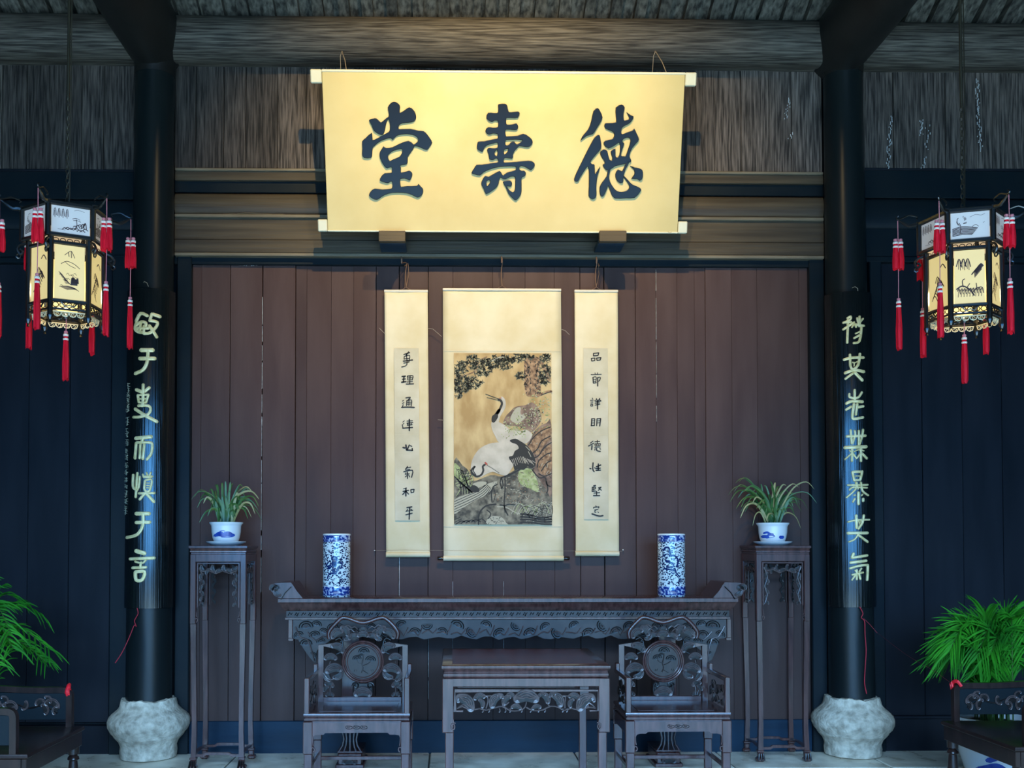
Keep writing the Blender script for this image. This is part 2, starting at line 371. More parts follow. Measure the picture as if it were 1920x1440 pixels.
# bottom rail boards of the middle bay
m = MB(); m.box(P(350, 1380, YW).x, P(1524, 1380, YW).x, YW-0.03, YW+0.05, -0.01, zrail+0.002, 0.004); tag(m.build('baseboard_back', darkwood, smooth=0), kind='structure')
m = MB(); m.box(-4.6, P(213, 1380, YW).x, YW-0.03, YW+0.05, -0.01, zz(1357, YW), 0.004); tag(m.build('baseboard_left', sidewood, smooth=0), kind='structure')
m = MB(); m.box(P(1655, 1380, YW).x, 5.4, YW-0.03, YW+0.05, -0.01, zz(1347, YW), 0.004); m.box(P(1655, 1380, YW).x, 5.4, YW-0.05, YW, zz(1348, YW), zz(1343, YW), .002)
tag(m.build('baseboard_right', sidewood, smooth=0), kind='structure')
# jambs beside the two columns
def jamb(a, b_, n, y0=YW-0.06):
    m = MB(); m.box(P(a, 900, YW-.06).x, P(b_, 900, YW-.06).x, y0, YW+0.04, 0, ztop+0.02, 0.006)
    return tag(m.build(n, jambwood, smooth=0), kind='structure')
jamb(329, 356, 'trim_1'); jamb(207, 240, 'trim_2'); jamb(1521, 1549, 'trim_3'); jamb(1635, 1657, 'trim_4')
# side bays
for (pts, g) in (([-260, -150, -50, 53, 130, 208], 0), ([1656, 1730, 1805, 1880, 1960, 2060, 2180], 1)):
    for a, b_ in zip(pts, pts[1:]):
        m = MB(); m.box(P(a, 900, YW).x+.0015, P(b_, 900, YW).x-.0015, YW-random.uniform(0, .004), YW+0.035, zz(1352, YW), zz(489, YW), 0.003)
        m.build('side_plank', sidewood, wall, smooth=0)
# upper register of weathered planks
def upper(pa, pb, ytop, ybot, n):
    xa, xb = P(pa, 200, 7.12).x, P(pb, 200, 7.12).x; x = xa
    while x < xb-0.02:
        w = min(random.uniform(0.13, 0.27), xb-x); 
        if xb-x-w < 0.06: w = xb-x
        m = MB(); m.box(x+.0015, x+w-.0015, 7.12-random.uniform(0, .012), 7.17, P(pa, ybot, 7.12).z, P(pa, ytop, 7.12).z, 0.003)
        m.build('weathered_plank', old_v, wall, smooth=0); x += w
upper(328, 1541, 105, 319, 1); upper(-230, 253, 100, 317, 0); upper(1612, 2200, 112, 319, 2)
# flaked whitewash left in the grain of the right-hand planks
m = MB()
for (cx, ya, yb, n) in [(1668, 218, 318, 40), (1728, 225, 255, 16), (1738, 235, 285, 10), (1731, 295, 318, 8), (1835, 150, 285, 60), (1477, 185, 225, 16), (1481, 250, 262, 5)]:
    for k in range(n):
        t = k/n; q = P(cx+random.gauss(0, 2.2)+6*(t-.5)*(1 if cx > 1800 else -1), ya+(yb-ya)*t, 7.105); h = random.uniform(.004, .022)
        m.box(q.x-.0014, q.x+.002, 7.104, 7.109, q.z-h/2, q.z+h/2)
m.build('flaked_whitewash', chip, wall, smooth=0)
# lintel courses under the register (left bay, middle bay, right bay)
def course(name, pa, pb, bands, mats):
    r = thing(name, (P((pa+pb)/2, 400, 7.0).x, 7.1, zz(400, 7.0)), kind='structure')
    for i, (y0, y1, Y, mt, shape) in enumerate(bands):
        Y = 7.17-(7.17-Y)*0.42
        xa, xb = P(pa, 400, Y).x, P(pb, 400, Y).x; m = MB(); za, zb = P((pa+pb)/2, y1, Y).z, P((pa+pb)/2, y0, Y).z
        if shape == 'round':
            c = (za+zb)/2; h = (zb-za)/2
            prof = [(Y+0.03*(1-cos(a))*1.0, c+h*sin(a)) for a in [k*pi/10-pi/2 for k in range(11)]]
            vs = [(xa, y, z) for y, z in prof]+[(xb, y, z) for y, z in prof]+[(xa, YW+.03, za), (xa, YW+.03, zb), (xb, YW+.03, za), (xb, YW+.03, zb)]
            n = len(prof); fs = [(k, k+1, n+k+1, n+k) for k in range(n-1)]+[(0, n, 2*n+2, 2*n), (n-1, 2*n+1, 2*n+3, 2*n-1)]
            m.add(vs, fs); m.build('lintel_beam', mt, r, world=True)
        else:
            m.box(xa, xb, Y, YW+0.02, za, zb, 0.004); m.build('lintel_beam' if y1-y0 > 12 else 'lip_moulding', mt, r, world=True, smooth=0)
    return r
mid = [(318, 323, 6.99, lipwood, 'b'), (323, 341, 7.03, lintwood, 'b'), (341, 364, 7.10, jambwood, 'b'), (364, 404, 7.01, lintwood, 'round'), (404, 410, 6.97, lipwood, 'b'), (410, 452, 7.03, lintwood, 'b'), (452, 476, 6.97, lintwood, 'b'), (476, 482, 6.945, lipwood, 'b'), (482, 498, 7.07, jambwood, 'b')]
course('trim_5', 327, 1545, mid, None)
side = [(316, 320, 7.02, sidewood, 'b'), (320, 372, 7.06, jambwood, 'b'), (372, 430, 7.02, jambwood, 'round'), (430, 482, 7.06, jambwood, 'b'), (482, 492, 7.02, jambwood, 'b')]
course('trim_6', -260, 254, side, None); course('trim_7', 1612, 2200, side, None)
# highlight along the left lintel's crack, put in as a long pale line
m = MB(); pts = [P(395+k*8, 404-4*sin(k/19*pi)+random.uniform(-.8, .8), 7.095) for k in range(24)]
m.tube(pts, 0.003, 4); c_ = tag(m.build('trim_8', lipwood), kind='structure')

# purlin log across the top of the wall
r = thing('purlin_log', (0.4, 7.0, 5.10), 'big weathered grey round log lying across the top of the wall', 'beam', kind='structure')
for (xa, xb) in ((-4.4, -2.07), (-2.07, 2.80), (2.80, 5.6)):
    m = MB(); n = 20; vs = []; k = 36; 
    for i in range(k+1):
        x = xa+(xb-xa)*i/k; 
        for j in range(n):
            a = 2*pi*j/n; rr = 0.158*(1+0.025*sin(3*a+x*1.3)+0.012*sin(7*a+x*.7)); vs.append((x, 7.0+rr*cos(a), 5.105+rr*sin(a)))
    fs = [(i*n+j, i*n+(j+1) % n, (i+1)*n+(j+1) % n, (i+1)*n+j) for i in range(k) for j in range(n)]
    m.add(vs, fs); m.build('log_length', old_h, r, world=True, smooth=60)
m = MB(); m.box(-4.4, 5.6, 7.03, 7.17, zz(119, 7.03), zz(107, 7.03), 0.004); m.build('log_plate', old_h, r, world=True, smooth=0)
# roof: rafters and roofing boards rising from the purlin to a ridge and down again to the front eave
ceil = thing('ceiling', (0.4, 2, 6), kind='structure')
def slope(y): return 5.275 + 0.5*(7.0-y) if y > 3.4 else 5.275+1.8-0.5*(3.4-y)
m = MB()
for (ya, yb) in ((7.45, 3.4), (3.4, -0.9)):
    m.add([(-5.2, ya, slope(ya)+.075), (6.0, ya, slope(ya)+.075), (6.0, yb, slope(yb)+.075), (-5.2, yb, slope(yb)+.075), (-5.2, ya, slope(ya)+.12), (6.0, ya, slope(ya)+.12), (6.0, yb, slope(yb)+.12), (-5.2, yb, slope(yb)+.12)],
          [(0,1,2,3), (7,6,5,4), (0,4,5,1), (1,5,6,2), (2,6,7,3), (3,7,4,0)])
m.build('roofing_boards', raft, ceil, world=True, smooth=0)
x = -4.3; proto = None
while x < 5.6:
    if proto is None:
        m = MB(); ya, yb = 7.3, 3.45
        for (c0, c1) in ((0, .075),):
            m.add([(-.038, ya, slope(ya)), (.038, ya, slope(ya)), (.038, yb, slope(yb)), (-.038, yb, slope(yb)), (-.038, ya, slope(ya)+.075), (.038, ya, slope(ya)+.075), (.038, yb, slope(yb)+.075), (-.038, yb, slope(yb)+.075)],
                  [(0,1,2,3), (7,6,5,4), (0,4,5,1), (1,5,6,2), (2,6,7,3), (3,7,4,0)])
        proto = m.build('rafter', raft, ceil, smooth=0); o = proto
    else:
        o = proto.copy(); SC.collection.objects.link(o)
    o.location = (x-0.4, -2, -6); x += 0.178+random.uniform(-.012, .012)
# side walls and gables well outside the frame keep the hall closed
for nm, xx in (('wall_left', -4.7), ('wall_right', 5.5)):
    m = MB(); m.box(xx-.06, xx+.06, -0.15, 7.3, -0.05, 7.3); tag(m.build(nm, sidewood, smooth=0), kind='structure')
# unseen front beam and fascia, added to keep daylight off the upper wall
m = MB(); m.box(-4.7, 5.5, -0.15, 0.05, 3.25, 5.5); tag(m.build('front_light_block', sidewood, smooth=0), kind='structure')

# ------------------------------------------------------------------ columns, stone bases, cross beams
CY0 = 7.03
cols = []
for side_, (pb, pt, lab) in {'left': (279, 291, 'left'), 'right': (1597.5, 1580, 'right')}.items():
    b0 = P(pb, 1318, CY0); t0 = P(pt, 130, CY0)
    r = thing('column', (b0.x, CY0, 0.40), 'tall round black painted wooden column behind the %s couplet board' % lab, 'column', 'columns of the back wall')
    m = MB(); N = 14; n = 40; vs = []
    for i in range(N+1):
        t = i/N; z = 0.39+(5.0-0.39)*t; tt = (z-b0.z)/(t0.z-b0.z); cx = b0.x+(t0.x-b0.x)*tt; rad = 0.158-0.021*min(1, tt*1.15)
        for k in range(n): vs.append((cx+rad*cos(2*pi*k/n), CY0+rad*sin(2*pi*k/n), z))
    fs = [(i*n+k, i*n+(k+1) % n, (i+1)*n+(k+1) % n, (i+1)*n+k) for i in range(N) for k in range(n)]+[tuple(range(n))[::-1]]
    m.add(vs, fs); m.build('shaft', colpaint, r, world=True, smooth=60)
    # dark collar block where the column meets the beam
    m = MB(); q = P(pt, 120, CY0); m.lathe([(0.140, -0.10), (0.142, -0.04), (0.146, 0.06), (0.15, 0.2)], (q.x, CY0, q.z), 24); m.build('capital', blackbeam, r, world=True)
    cols.append((b0, t0))
    # stone drum
    s = thing('stone_column_base', (b0.x, CY0, 0), 'carved bulbous grey stone drum under the %s column' % lab, 'column base', 'stone drums under the columns')
    prof = [(.175,0),(.192,.008),(.196,.05),(.192,.085),(.205,.12),(.232,.150),(.240,.160),(.241,.168),(.262,.190),(.278,.225),(.281,.262),(.270,.290),(.258,.300),(.256,.306),(.232,.325),(.210,.345),(.197,.365),(.190,.395),(.186,.412),(.160,.414)]
    m = MB(); m.lathe(prof, (b0.x, CY0, 0), 64)
    rnd = random.Random(3 if side_ == 'left' else 5)
    ph = [rnd.uniform(0, 6) for _ in range(6)]
    def wob(v, c=b0.x, ph=ph):
        a = math.atan2(v.y-CY0, v.x-c); k = 1+0.008*sin(3*a+ph[0])+0.006*sin(9*a+ph[1]+v.z*9)+0.004*sin(23*a+ph[2]+v.z*40)
        return Vector((c+(v.x-c)*k, CY0+(v.y-CY0)*k, v.z+(0.006*sin(5*a+ph[3])+.004*sin(17*a+ph[4]) if v.z > .38 else 0)))
    m.xf(wob); m.build('drum', stone, s, world=True, smooth=50)
for (px_, lab) in ((291, 'left'), (1583, 'right')):
    q = P(px_, 100, 6.98)
    r = thing('cross_beam', (q.x, 6.9, 5.08), 'thick black beam running forward from the top of the %s column' % lab, 'beam', 'cross beams over the columns')
    m = MB(); n = 24; vs = []; L_ = 30
    for i in range(L_+1):
        y = 7.1-i*(7.1-0.1)/L_
        for k in range(n):
            a = 2*pi*k/n; vs.append((q.x-.02+0.205*cos(a)*(1+.02*sin(i*.7)), y, 5.125+0.25*sin(a)*(1+.015*sin(i*.9+k*.3))))
    m.add(vs, [(i*n+k, i*n+(k+1) % n, (i+1)*n+(k+1) % n, (i+1)*n+k) for i in range(L_) for k in range(n)]+[tuple(range(n))])
    m.build('beam_body', blackbeam, r, world=True)

# ------------------------------------------------------------------ couplet boards on the columns
BR = 0.172
def axis_x(i, z): b0, t0 = cols[i]; return b0.x+(t0.x-b0.x)*(z-b0.z)/(t0.z-b0.z)
def hit(i, px, py, R):
    d = (CF+CR*((px-CX)/F)+CU*((CY-py)/F)); z = 2.0
    for _ in range(4):
        ax = axis_x(i, z); ox = -ax; oy = -CY0
        A = d.x*d.x+d.y*d.y; B = 2*(ox*d.x+oy*d.y); C = ox*ox+oy*oy-R*R; D = B*B-4*A*C
        t = (-B-math.sqrt(max(D, 0)))/(2*A); p = EYE+d*t; z = p.z
    n = Vector((p.x-axis_x(i, z), p.y-CY0, 0)).normalized(); return p, n
def board(i, label, ytop, ybot):
    z1 = hit(i, 288 if i == 0 else 1590, ytop, BR)[0].z; z0 = hit(i, 280 if i == 0 else 1598, ybot, BR)[0].z
    cx = axis_x(i, (z0+z1)/2)
    r = thing('couplet_board', (cx, CY0-BR, z0), label, 'sign board', 'lacquered couplet boards on the columns')
    m = MB(); N = 30; M_ = 24; vs = []
    a0, a1 = radians(-90-80), radians(-90+80)
    for R in (BR-0.012, BR):
        for j in range(M_+1):
            z = z0+(z1-z0)*j/M_; ax = axis_x(i, z)
            for k in range(N+1):
                a = a0+(a1-a0)*k/N; vs.append((ax+R*cos(a), CY0+R*sin(a), z))
    W = N+1; S = (M_+1)*W; fs = []
    for j in range(M_):
        for k in range(N):
            q = [j*W+k, j*W+k+1, (j+1)*W+k+1, (j+1)*W+k]; fs.append([S+t for t in q]); fs.append(q[::-1])
    for k in range(N): fs.append((k, k+1, S+k+1, S+k)); fs.append((M_*W+k, S+M_*W+k, S+M_*W+k+1, M_*W+k+1))
    for j in range(M_): fs.append((j*W, S+j*W, S+(j+1)*W, (j+1)*W)); fs.append((j*W+N, (j+1)*W+N, S+(j+1)*W+N, S+j*W+N))
    m.add(vs, fs); m.build('board', lacquer, r, world=True, smooth=40)
    return r
LB = board(0, 'curved black lacquer board with seven raised gold characters on the left column', 540, 1141)
RB = board(1, 'curved black lacquer board with seven raised gold characters on the right column', 546, 1139)
def gold_char(i, parent, x0, y0, sc, strokes, name='gold_character', h=0.010, wm=1.16, mt=None):
    mb = MB()
    for s in strokes:
        w = s[0]/sc*6.86/F*wm; pts = list(s[1:])
        if len(pts) > 2: pts = smooth_loop(pts, False, 3)
        pts = resample(pts, 9); d0 = (pts[1]-pts[0]); d1 = pts[-1]-pts[-2]
        e0 = pts[0]-d0.normalized()*s[0]*.38; e1 = pts[-1]+d1.normalized()*s[0]*.38
        pts = [e0]+pts+[e1]; rs = [0.55]+[1.0]*(len(pts)-2)+[0.5]; Q = [hit(i, x0+p.x/sc, y0+p.y/sc, BR) for p in pts]; vs = []; n = len(Q)
        for j, (p, nn) in enumerate(Q):
            t = (Q[min(j+1, n-1)][0]-Q[max(j-1, 0)][0]).normalized(); sd = t.cross(nn).normalized(); k = rs[j]
            for a in (-1.0, -0.85, -0.35, 0.35, 0.85, 1.0):
                hh = {1.0: -0.002, 0.85: h*.75, 0.35: h}[abs(a)]; vs.append(p+sd*(a*w/2*k)+nn*(hh if hh < 0 else hh*k))
        fs = [(j*6+a, j*6+a+1, (j+1)*6+a+1, (j+1)*6+a) for j in range(n-1) for a in range(5)]
        fs += [(5, 4, 3, 2, 1, 0), tuple((n-1)*6+a for a in range(6))]
        mb.add(vs, fs)
    return mb.build(name, mt or gold, parent, world=True, smooth=50)
A = (220, 560, 6.545)
gold_char(0, LB, *A, [(36,(232,280),(288,182),(372,212)), (36,(236,300),(222,372),(262,408),(330,415)), (34,(238,322),(300,285),(352,300),(345,345)), (34,(240,362),(385,362)), (30,(290,300),(278,410)), (28,(330,330),(325,420)), (34,(425,185),(402,255)), (40,(435,190),(525,222)), (34,(395,268),(490,290),(468,358),(400,420),(325,428)), (36,(392,330),(440,400),(485,475))])
gold_char(0, LB, *A, [(46,(292,632),(440,632)), (44,(278,735),(462,735)), (38,(378,640),(368,770),(320,870),(222,920))])
B_ = (225, 700, 7.2)
gold_char(0, LB, *B_, [(36,(315,150),(312,430)), (44,(225,222),(295,252)), (38,(335,245),(398,190)), (30,(243,295),(258,395)), (26,(240,292),(388,288)), (30,(385,290),(352,392)), (20,(255,345),(370,342)), (24,(258,395),(350,395)), (34,(250,438),(385,438),(412,500),(368,560),(270,588),(185,592)), (42,(208,482),(330,562),(500,655)), (24,(300,400),(300,450))])
gold_char(0, LB, *B_, [(46,(215,878),(425,855)), (32,(312,880),(290,940)), (34,(222,938),(205,1150)), (34,(228,935),(395,932),(435,965),(418,1090),(360,1165)), (30,(278,960),(268,1150)), (34,(330,960),(308,1160))])
C_ = (225, 880, 6.26)
gold_char(0, LB, *C_, [(26,(158,62),(155,200),(190,240)), (26,(206,42),(186,330)), (22,(234,85),(224,200),(190,262)), (22,(270,58),(278,90)), (30,(278,88),(376,86)), (22,(312,40),(324,80)), (22,(362,36),(346,80)), (24,(302,128),(372,122),(352,240),(305,268)), (24,(295,132),(287,230),(312,262)), (14,(312,160),(350,160)), (14,(312,190),(350,190)), (14,(312,218),(345,218)), (28,(225,282),(408,278)), (28,(292,284),(232,354)), (34,(312,284),(400,382))])
gold_char(0, LB, *C_, [(42,(192,520),(345,520)), (38,(192,625),(352,620)), (34,(272,530),(268,660),(205,765),(85,800))])
gold_char(0, LB, *C_, [(46,(192,958),(292,988)), (34,(122,1052),(405,1040)), (22,(180,1084),(262,1100),(305,1064)), (26,(250,1090),(238,1160)), (30,(150,1156),(310,1150)), (36,(182,1205),(288,1200),(262,1296),(192,1298),(182,1205))])
D_ = (1560, 570, 6.857)
gold_char(1, RB, *D_, [(26,(196,185),(240,160),(235,200),(165,235),(140,243)), (28,(142,330),(285,236)), (30,(206,200),(195,500)), (24,(140,242),(250,232)), (24,(322,180),(345,290)), (24,(394,190),(352,240)), (28,(292,262),(408,282)), (26,(352,160),(355,290)), (22,(255,300),(290,262),(310,300)), (28,(376,300),(350,478),(275,502)), (26,(282,440),(350,402)), (20,(300,382),(368,350))])
gold_char(1, RB, *D_, [(34,(152,718),(260,690),(402,690)), (30,(230,650),(235,800)), (30,(357,640),(332,788),(262,840),(235,790)), (14,(262,748),(285,760),(322,740)), (14,(285,750),(282,800)), (36,(165,890),(288,850),(408,872)), (28,(270,890),(170,965)), (36,(290,880),(388,982))])
E_ = (1560, 715, 8.73)
gold_char(1, RB, *E_, [(36,(285,205),(292,262),(420,268),(485,180)), (38,(370,140),(368,300)), (46,(232,365),(330,325),(498,335)), (38,(228,468),(318,412)), (42,(425,425),(508,408)), (42,(360,370),(332,570),(362,615),(505,590)), (36,(412,370),(388,550))])
gold_char(1, RB, *E_, [(40,(238,902),(545,890)), (38,(305,800),(322,1020)), (32,(370,805),(376,880),(338,1018)), (32,(436,805),(434,1040)), (34,(504,790),(488,905),(446,1030)), (52,(208,1085),(556,1070)), (36,(330,1110),(325,1310)), (36,(470,1100),(470,1310)), (24,(285,1130),(330,1170)), (26,(322,1180),(210,1280)), (28,(335,1170),(400,1265)), (26,(462,1180),(400,1262)), (36,(480,1175),(568,1262)), (20,(360,1150),(440,1120),(520,1140))])
F_ = (1565, 870, 8.47)
gold_char(1, RB, *F_, [(36,(280,130),(312,268)), (36,(282,125),(438,120)), (36,(432,130),(400,258)), (18,(330,190),(410,190)), (30,(312,255),(402,255)), (30,(205,335),(520,330)), (28,(235,412),(300,368),(510,378)), (28,(335,290),(330,400),(185,536)), (28,(415,290),(438,425),(528,498)), (20,(350,290),(370,400)), (40,(375,450),(376,638)), (22,(300,500),(330,490)), (28,(318,550),(288,605)), (36,(450,550),(450,592)), (20,(440,480),(420,505))])
gold_char(1, RB, *F_, [(28,(210,920),(350,890),(545,885)), (42,(340,815),(348,1015)), (34,(460,812),(438,930),(372,1030)), (16,(368,880),(398,965)), (16,(430,890),(390,940)), (44,(208,1098),(518,1095)), (26,(372,1115),(312,1200),(222,1236)), (34,(372,1125),(520,1238))])
G_ = (1565, 950, 9.0)
gold_char(1, RB, *G_, [(46,(318,790),(290,860)), (42,(292,862),(545,822)), (44,(265,945),(530,912)), (38,(255,1042),(400,1000),(530,985),(555,1010),(545,1240)), (30,(290,1150),(478,1110)), (30,(372,1060),(370,1230)), (22,(340,1070),(368,1110)), (26,(450,1040),(410,1100)), (28,(350,1150),(290,1240)), (34,(408,1130),(432,1225))])
# the small running inscription down the left edge of the left board
rnd = random.Random(11); sts = []
for (ya, yb, xc) in [(718, 735, 241), (736, 744, 240), (746, 755, 240), (757, 765, 240), (767, 773, 239), (782, 798, 239), (803, 820, 238), (824, 836, 238), (841, 850, 237), (852, 863, 237), (868, 878, 237), (881, 891, 236.5), (895, 904, 236), (908, 916, 236), (919, 933, 236), (935, 945, 236), (948, 965, 235.5)]:
    for k in range(4):
        t = ya+(yb-ya)*(k+.3)/4; w_ = rnd.uniform(1.6, 3.2); sts.append((0.9, (xc-w_, t+rnd.uniform(-1, 1)), (xc+rnd.uniform(-1, 1), t+rnd.uniform(-1, 1.5)), (xc+w_, t+rnd.uniform(-2, 2))))
    sts.append((0.9, (xc+rnd.uniform(-2, 2), ya), (xc+rnd.uniform(-1, 1), (ya+yb)/2), (xc+rnd.uniform(-2, 2), yb)))
goldpale = mat('dull_gold_inscription', (0.55,0.52,0.36), 0.6)
def small_inscription():
    mb = MB()
    for s in sts:
        Q = [hit(0, p[0], p[1], BR+.001)[0] for p in s[1:]]; mb.tube(Q, 0.0017, 4)
    mb.build('small_inscription', goldpale, LB, world=True)
small_inscription()
# gilt end plate glints at the foot, hanging ring at the head of each board
for i, r_, (px, py) in ((0, LB, (268, 531)), (1, RB, (1600, 541))):
    p, n = hit(i, px, py, BR); m = MB(); m.tube([p+Vector((0, .02, .01)), p+Vector((0.01, -.004, .012)), p+Vector((0.03, -.004, 0)), p+Vector((.035, .01, -.02))], 0.0025, 6); m.build('hook', wire, r_, world=True)
# red cords tied under the boards
def H(i, lst, R=BR+.004): return [hit(i, a, b, R)[0] for a, b in lst]
def board_cord(name, parent, pts, rad):
    mb = MB(); mb.tube(pts, rad, 6); mb.build(name, redcord, parent, world=True)
board_cord('red_cord', LB, smooth_loop([tuple(v) for v in H(0, [(257,1140),(259,1150),(255,1158),(252,1165),(256,1175)])]+[tuple(P(*q)) for q in [(252,1172,6.85),(246,1186,6.84),(238,1205,6.83),(228,1225,6.82),(216,1243,6.82)]], False, 3), 0.003)
board_cord('red_cord', RB, smooth_loop([tuple(v) for v in H(1, [(1612,1138),(1618,1150),(1615,1158),(1621,1165),(1622,1190),(1624,1220),(1622,1255),(1621,1280),(1625,1301)])], False, 4), 0.0035)
board_cord('red_thread', RB, [P(1620,1160,6.85), P(1632,1172,6.84), P(1645,1187,6.83)], 0.0012)
# ================================================================== PLAQUE
def plane_map(o, u, v):                       # point o + u*X + v*Z' of a tilted board
    return lambda x, z, d=0: o+u*x+v*z-u.cross(v)*(-d)
pb_l, pb_r = P(614, 435, 6.86), P(1271, 435, 6.86)
pt_l, pt_r = P(604, 134, 6.57), P(1284, 134, 6.57)
bc = (pb_l+pb_r)/2; tc_ = (pt_l+pt_r)/2; V = tc_-bc; PH = V.length; V.normalize(); U = Vector((1, 0, 0)); Nn = U.cross(V); Nn.normalize()   # Nn points away from the viewer
if Nn.y > 0: Nn = -Nn                        # towards the viewer
PW = ((pb_r-pb_l).length+(pt_r-pt_l).length)/2
plq = thing('hall_name_plaque', bc, 'large cream scroll-shaped plaque with three raised black characters under the roof log', 'plaque')
def onp(x, z, d): return bc+U*x+V*z+Nn*d
def pl_box(mb, x0, x1, z0, z1, d0, d1, c=0.0):
    k = len(mb.v); mb.box(x0, x1, -d1, -d0, z0, z1, c); mb.xf(lambda v: onp(v.x, v.z, -v.y), k)
m = MB(); pl_box(m, -PW/2, PW/2, 0, PH, -0.03, 0.0, .003); m.build('panel', cream, plq, world=True, smooth=0)
for z0, z1, ext in ((PH-.082, PH+.004, .078), (-.004, .078, .068)):
    for sx in (-1, 1):
        m = MB(); a, b_ = sx*(PW/2+.002), sx*(PW/2+ext); pl_box(m, a, b_, z0, z1, -0.035, 0.006, .006); m.build('roller_end', rodcream, plq, world=True, smooth=0)
m = MB(); pl_box(m, -PW/2-.002, PW/2+.002, PH-.012, PH+.004, -0.03, 0.004, .003); pl_box(m, -PW/2-.002, PW/2+.002, -.004, .008, -0.03, 0.004, .003); m.build('edge_batten', rodcream, plq, world=True, smooth=0)
def onplane_px(px, py):                       # where the plaque's face is hit
    d = CF+CR*((px-CX)/F)+CU*((CY-py)/F); t = (bc-EYE).dot(Nn)/d.dot(Nn); q = EYE+d*t-bc; return (q.dot(U), q.dot(V))
def big_char(x0, y0, sc, outlines, depth=.012):
    ol = [smooth_loop([onplane_px(x0+a/sc, y0+b/sc) for a, b in o], True, 2) for o in outlines]
    vs, fs = filled(ol, depth/2, 0.003)
    m = MB(); m.add([onp(v[0], v[2], depth/2-v[1]) for v in vs], fs); return m
def whole_char(x0, y0, sc, groups):
    m = MB()
    for g in groups:
        k = big_char(x0, y0, sc, g); m.add(k.v, k.f)
    m.build('character', inkrelief, plq, world=True, smooth=30)
whole_char(660, 180, 6.859, [
 [[(480,165),(520,110),(565,95),(610,120),(628,155),(622,200),(632,235),(690,205),(750,165),(795,190),(825,240),(832,295),(805,335),(740,350),(660,360),(615,385),(605,420),(625,445),(760,440),(860,462),(930,468),(975,510),(1010,560),(1035,610),(1000,665),(970,700),(915,680),(850,655),(800,650),(850,612),(868,572),(840,530),(790,508),(720,498),(640,505),(580,525),(535,572),(510,550),(440,565),(370,595),(300,650),(270,690),(265,760),(250,808),(165,808),(145,760),(150,690),(148,605),(190,565),(265,500),(272,590),(350,560),(430,515),(490,480),(505,440),(505,370),(485,310),(460,330),(440,400),(430,450),(410,500),(375,508),(300,465),(275,400),(240,332),(290,315),(330,312),(380,360),(400,355),(460,305),(492,280),(490,220)]],
 [[(418,670),(450,690),(530,680),(620,635),(735,595),(790,630),(806,655),(785,700),(740,765),(720,800),(718,870),(690,890),(625,905),(632,940),(632,995),(660,1000),(720,985),(750,978),(775,1005),(775,1040),(750,1090),(720,1080),(680,1068),(635,1075),(620,1090),(625,1160),(640,1185),(720,1175),(840,1172),(862,1150),(885,1178),(912,1205),(912,1255),(885,1295),(850,1312),(810,1295),(740,1265),(650,1252),(520,1255),(420,1285),(360,1325),(318,1345),(270,1330),(230,1295),(250,1250),(300,1212),(400,1222),(500,1212),(528,1195),(532,1150),(525,1115),(500,1110),(470,1130),(420,1120),(370,1100),(385,1060),(430,1015),(515,1008),(525,985),(525,935),(500,925),(460,940),(430,915),(395,860),(370,790),(375,735),(400,700)],
  [(480,760),(540,715),(640,690),(662,715),(650,760),(620,800),(540,835),(500,855),(475,830),(468,790)]]])
whole_char(870, 180, 6.86, [
 [[(455,130),(470,112),(540,108),(565,135),(580,205),(620,215),(700,205),(722,225),(700,275),(640,280),(565,280),(548,300),(548,350),(565,375),(640,370),(680,358),(702,395),(685,432),(620,430),(548,430),(535,460),(545,520),(570,525),(700,515),(770,490),(830,520),(875,560),(885,600),(850,645),(800,650),(720,640),(690,665),(650,710),(630,760),(635,780),(620,800),(570,795),(520,800),(512,850),(540,860),(680,850),(830,835),(890,850),(912,885),(890,925),(860,945),(810,915),(750,895),(715,910),(712,945),(745,965),(775,965),(795,990),(785,1025),(745,1045),(738,1100),(738,1220),(720,1280),(670,1335),(630,1310),(580,1255),(550,1180),(512,1115),(530,1100),(560,1092),(600,1095),(618,1130),(600,1160),(570,1155),(550,1160),(575,1205),(620,1240),(650,1230),(665,1180),(668,1060),(655,1032),(600,1035),(540,1065),(500,1060),(475,1045),(455,1070),(445,1120),(420,1170),(360,1220),(290,1258),(265,1200),(235,1150),(235,1110),(260,1060),(285,1035),(320,1045),(370,1020),(430,985),(465,972),(490,1010),(510,1025),(560,990),(620,970),(670,955),(682,930),(670,905),(600,900),(450,910),(330,945),(250,985),(210,1020),(150,1010),(108,992),(140,940),(170,895),(240,890),(360,870),(450,855),(448,820),(420,800),(380,820),(335,810),(330,750),(310,700),(330,675),(370,680),(440,670),(445,600),(380,610),(300,635),(265,670),(245,715),(215,705),(180,680),(185,620),(200,595),(270,590),(400,560),(445,550),(450,500),(430,485),(380,480),(330,495),(290,455),(320,410),(380,415),(450,405),(455,340),(445,315),(400,315),(365,332),(305,290),(325,225),(400,228),(455,215)],
  [(400,715),(440,690),(440,765),(415,775),(395,750)], [(520,690),(545,680),(580,670),(575,710),(550,745),(520,755),(515,720)],
  [(540,570),(600,558),(750,558),(762,578),(720,612),(680,625),(650,595),(615,600),(590,630),(540,638)], [(290,1100),(325,1080),(350,1100),(330,1140),(300,1170),(290,1140)]]])
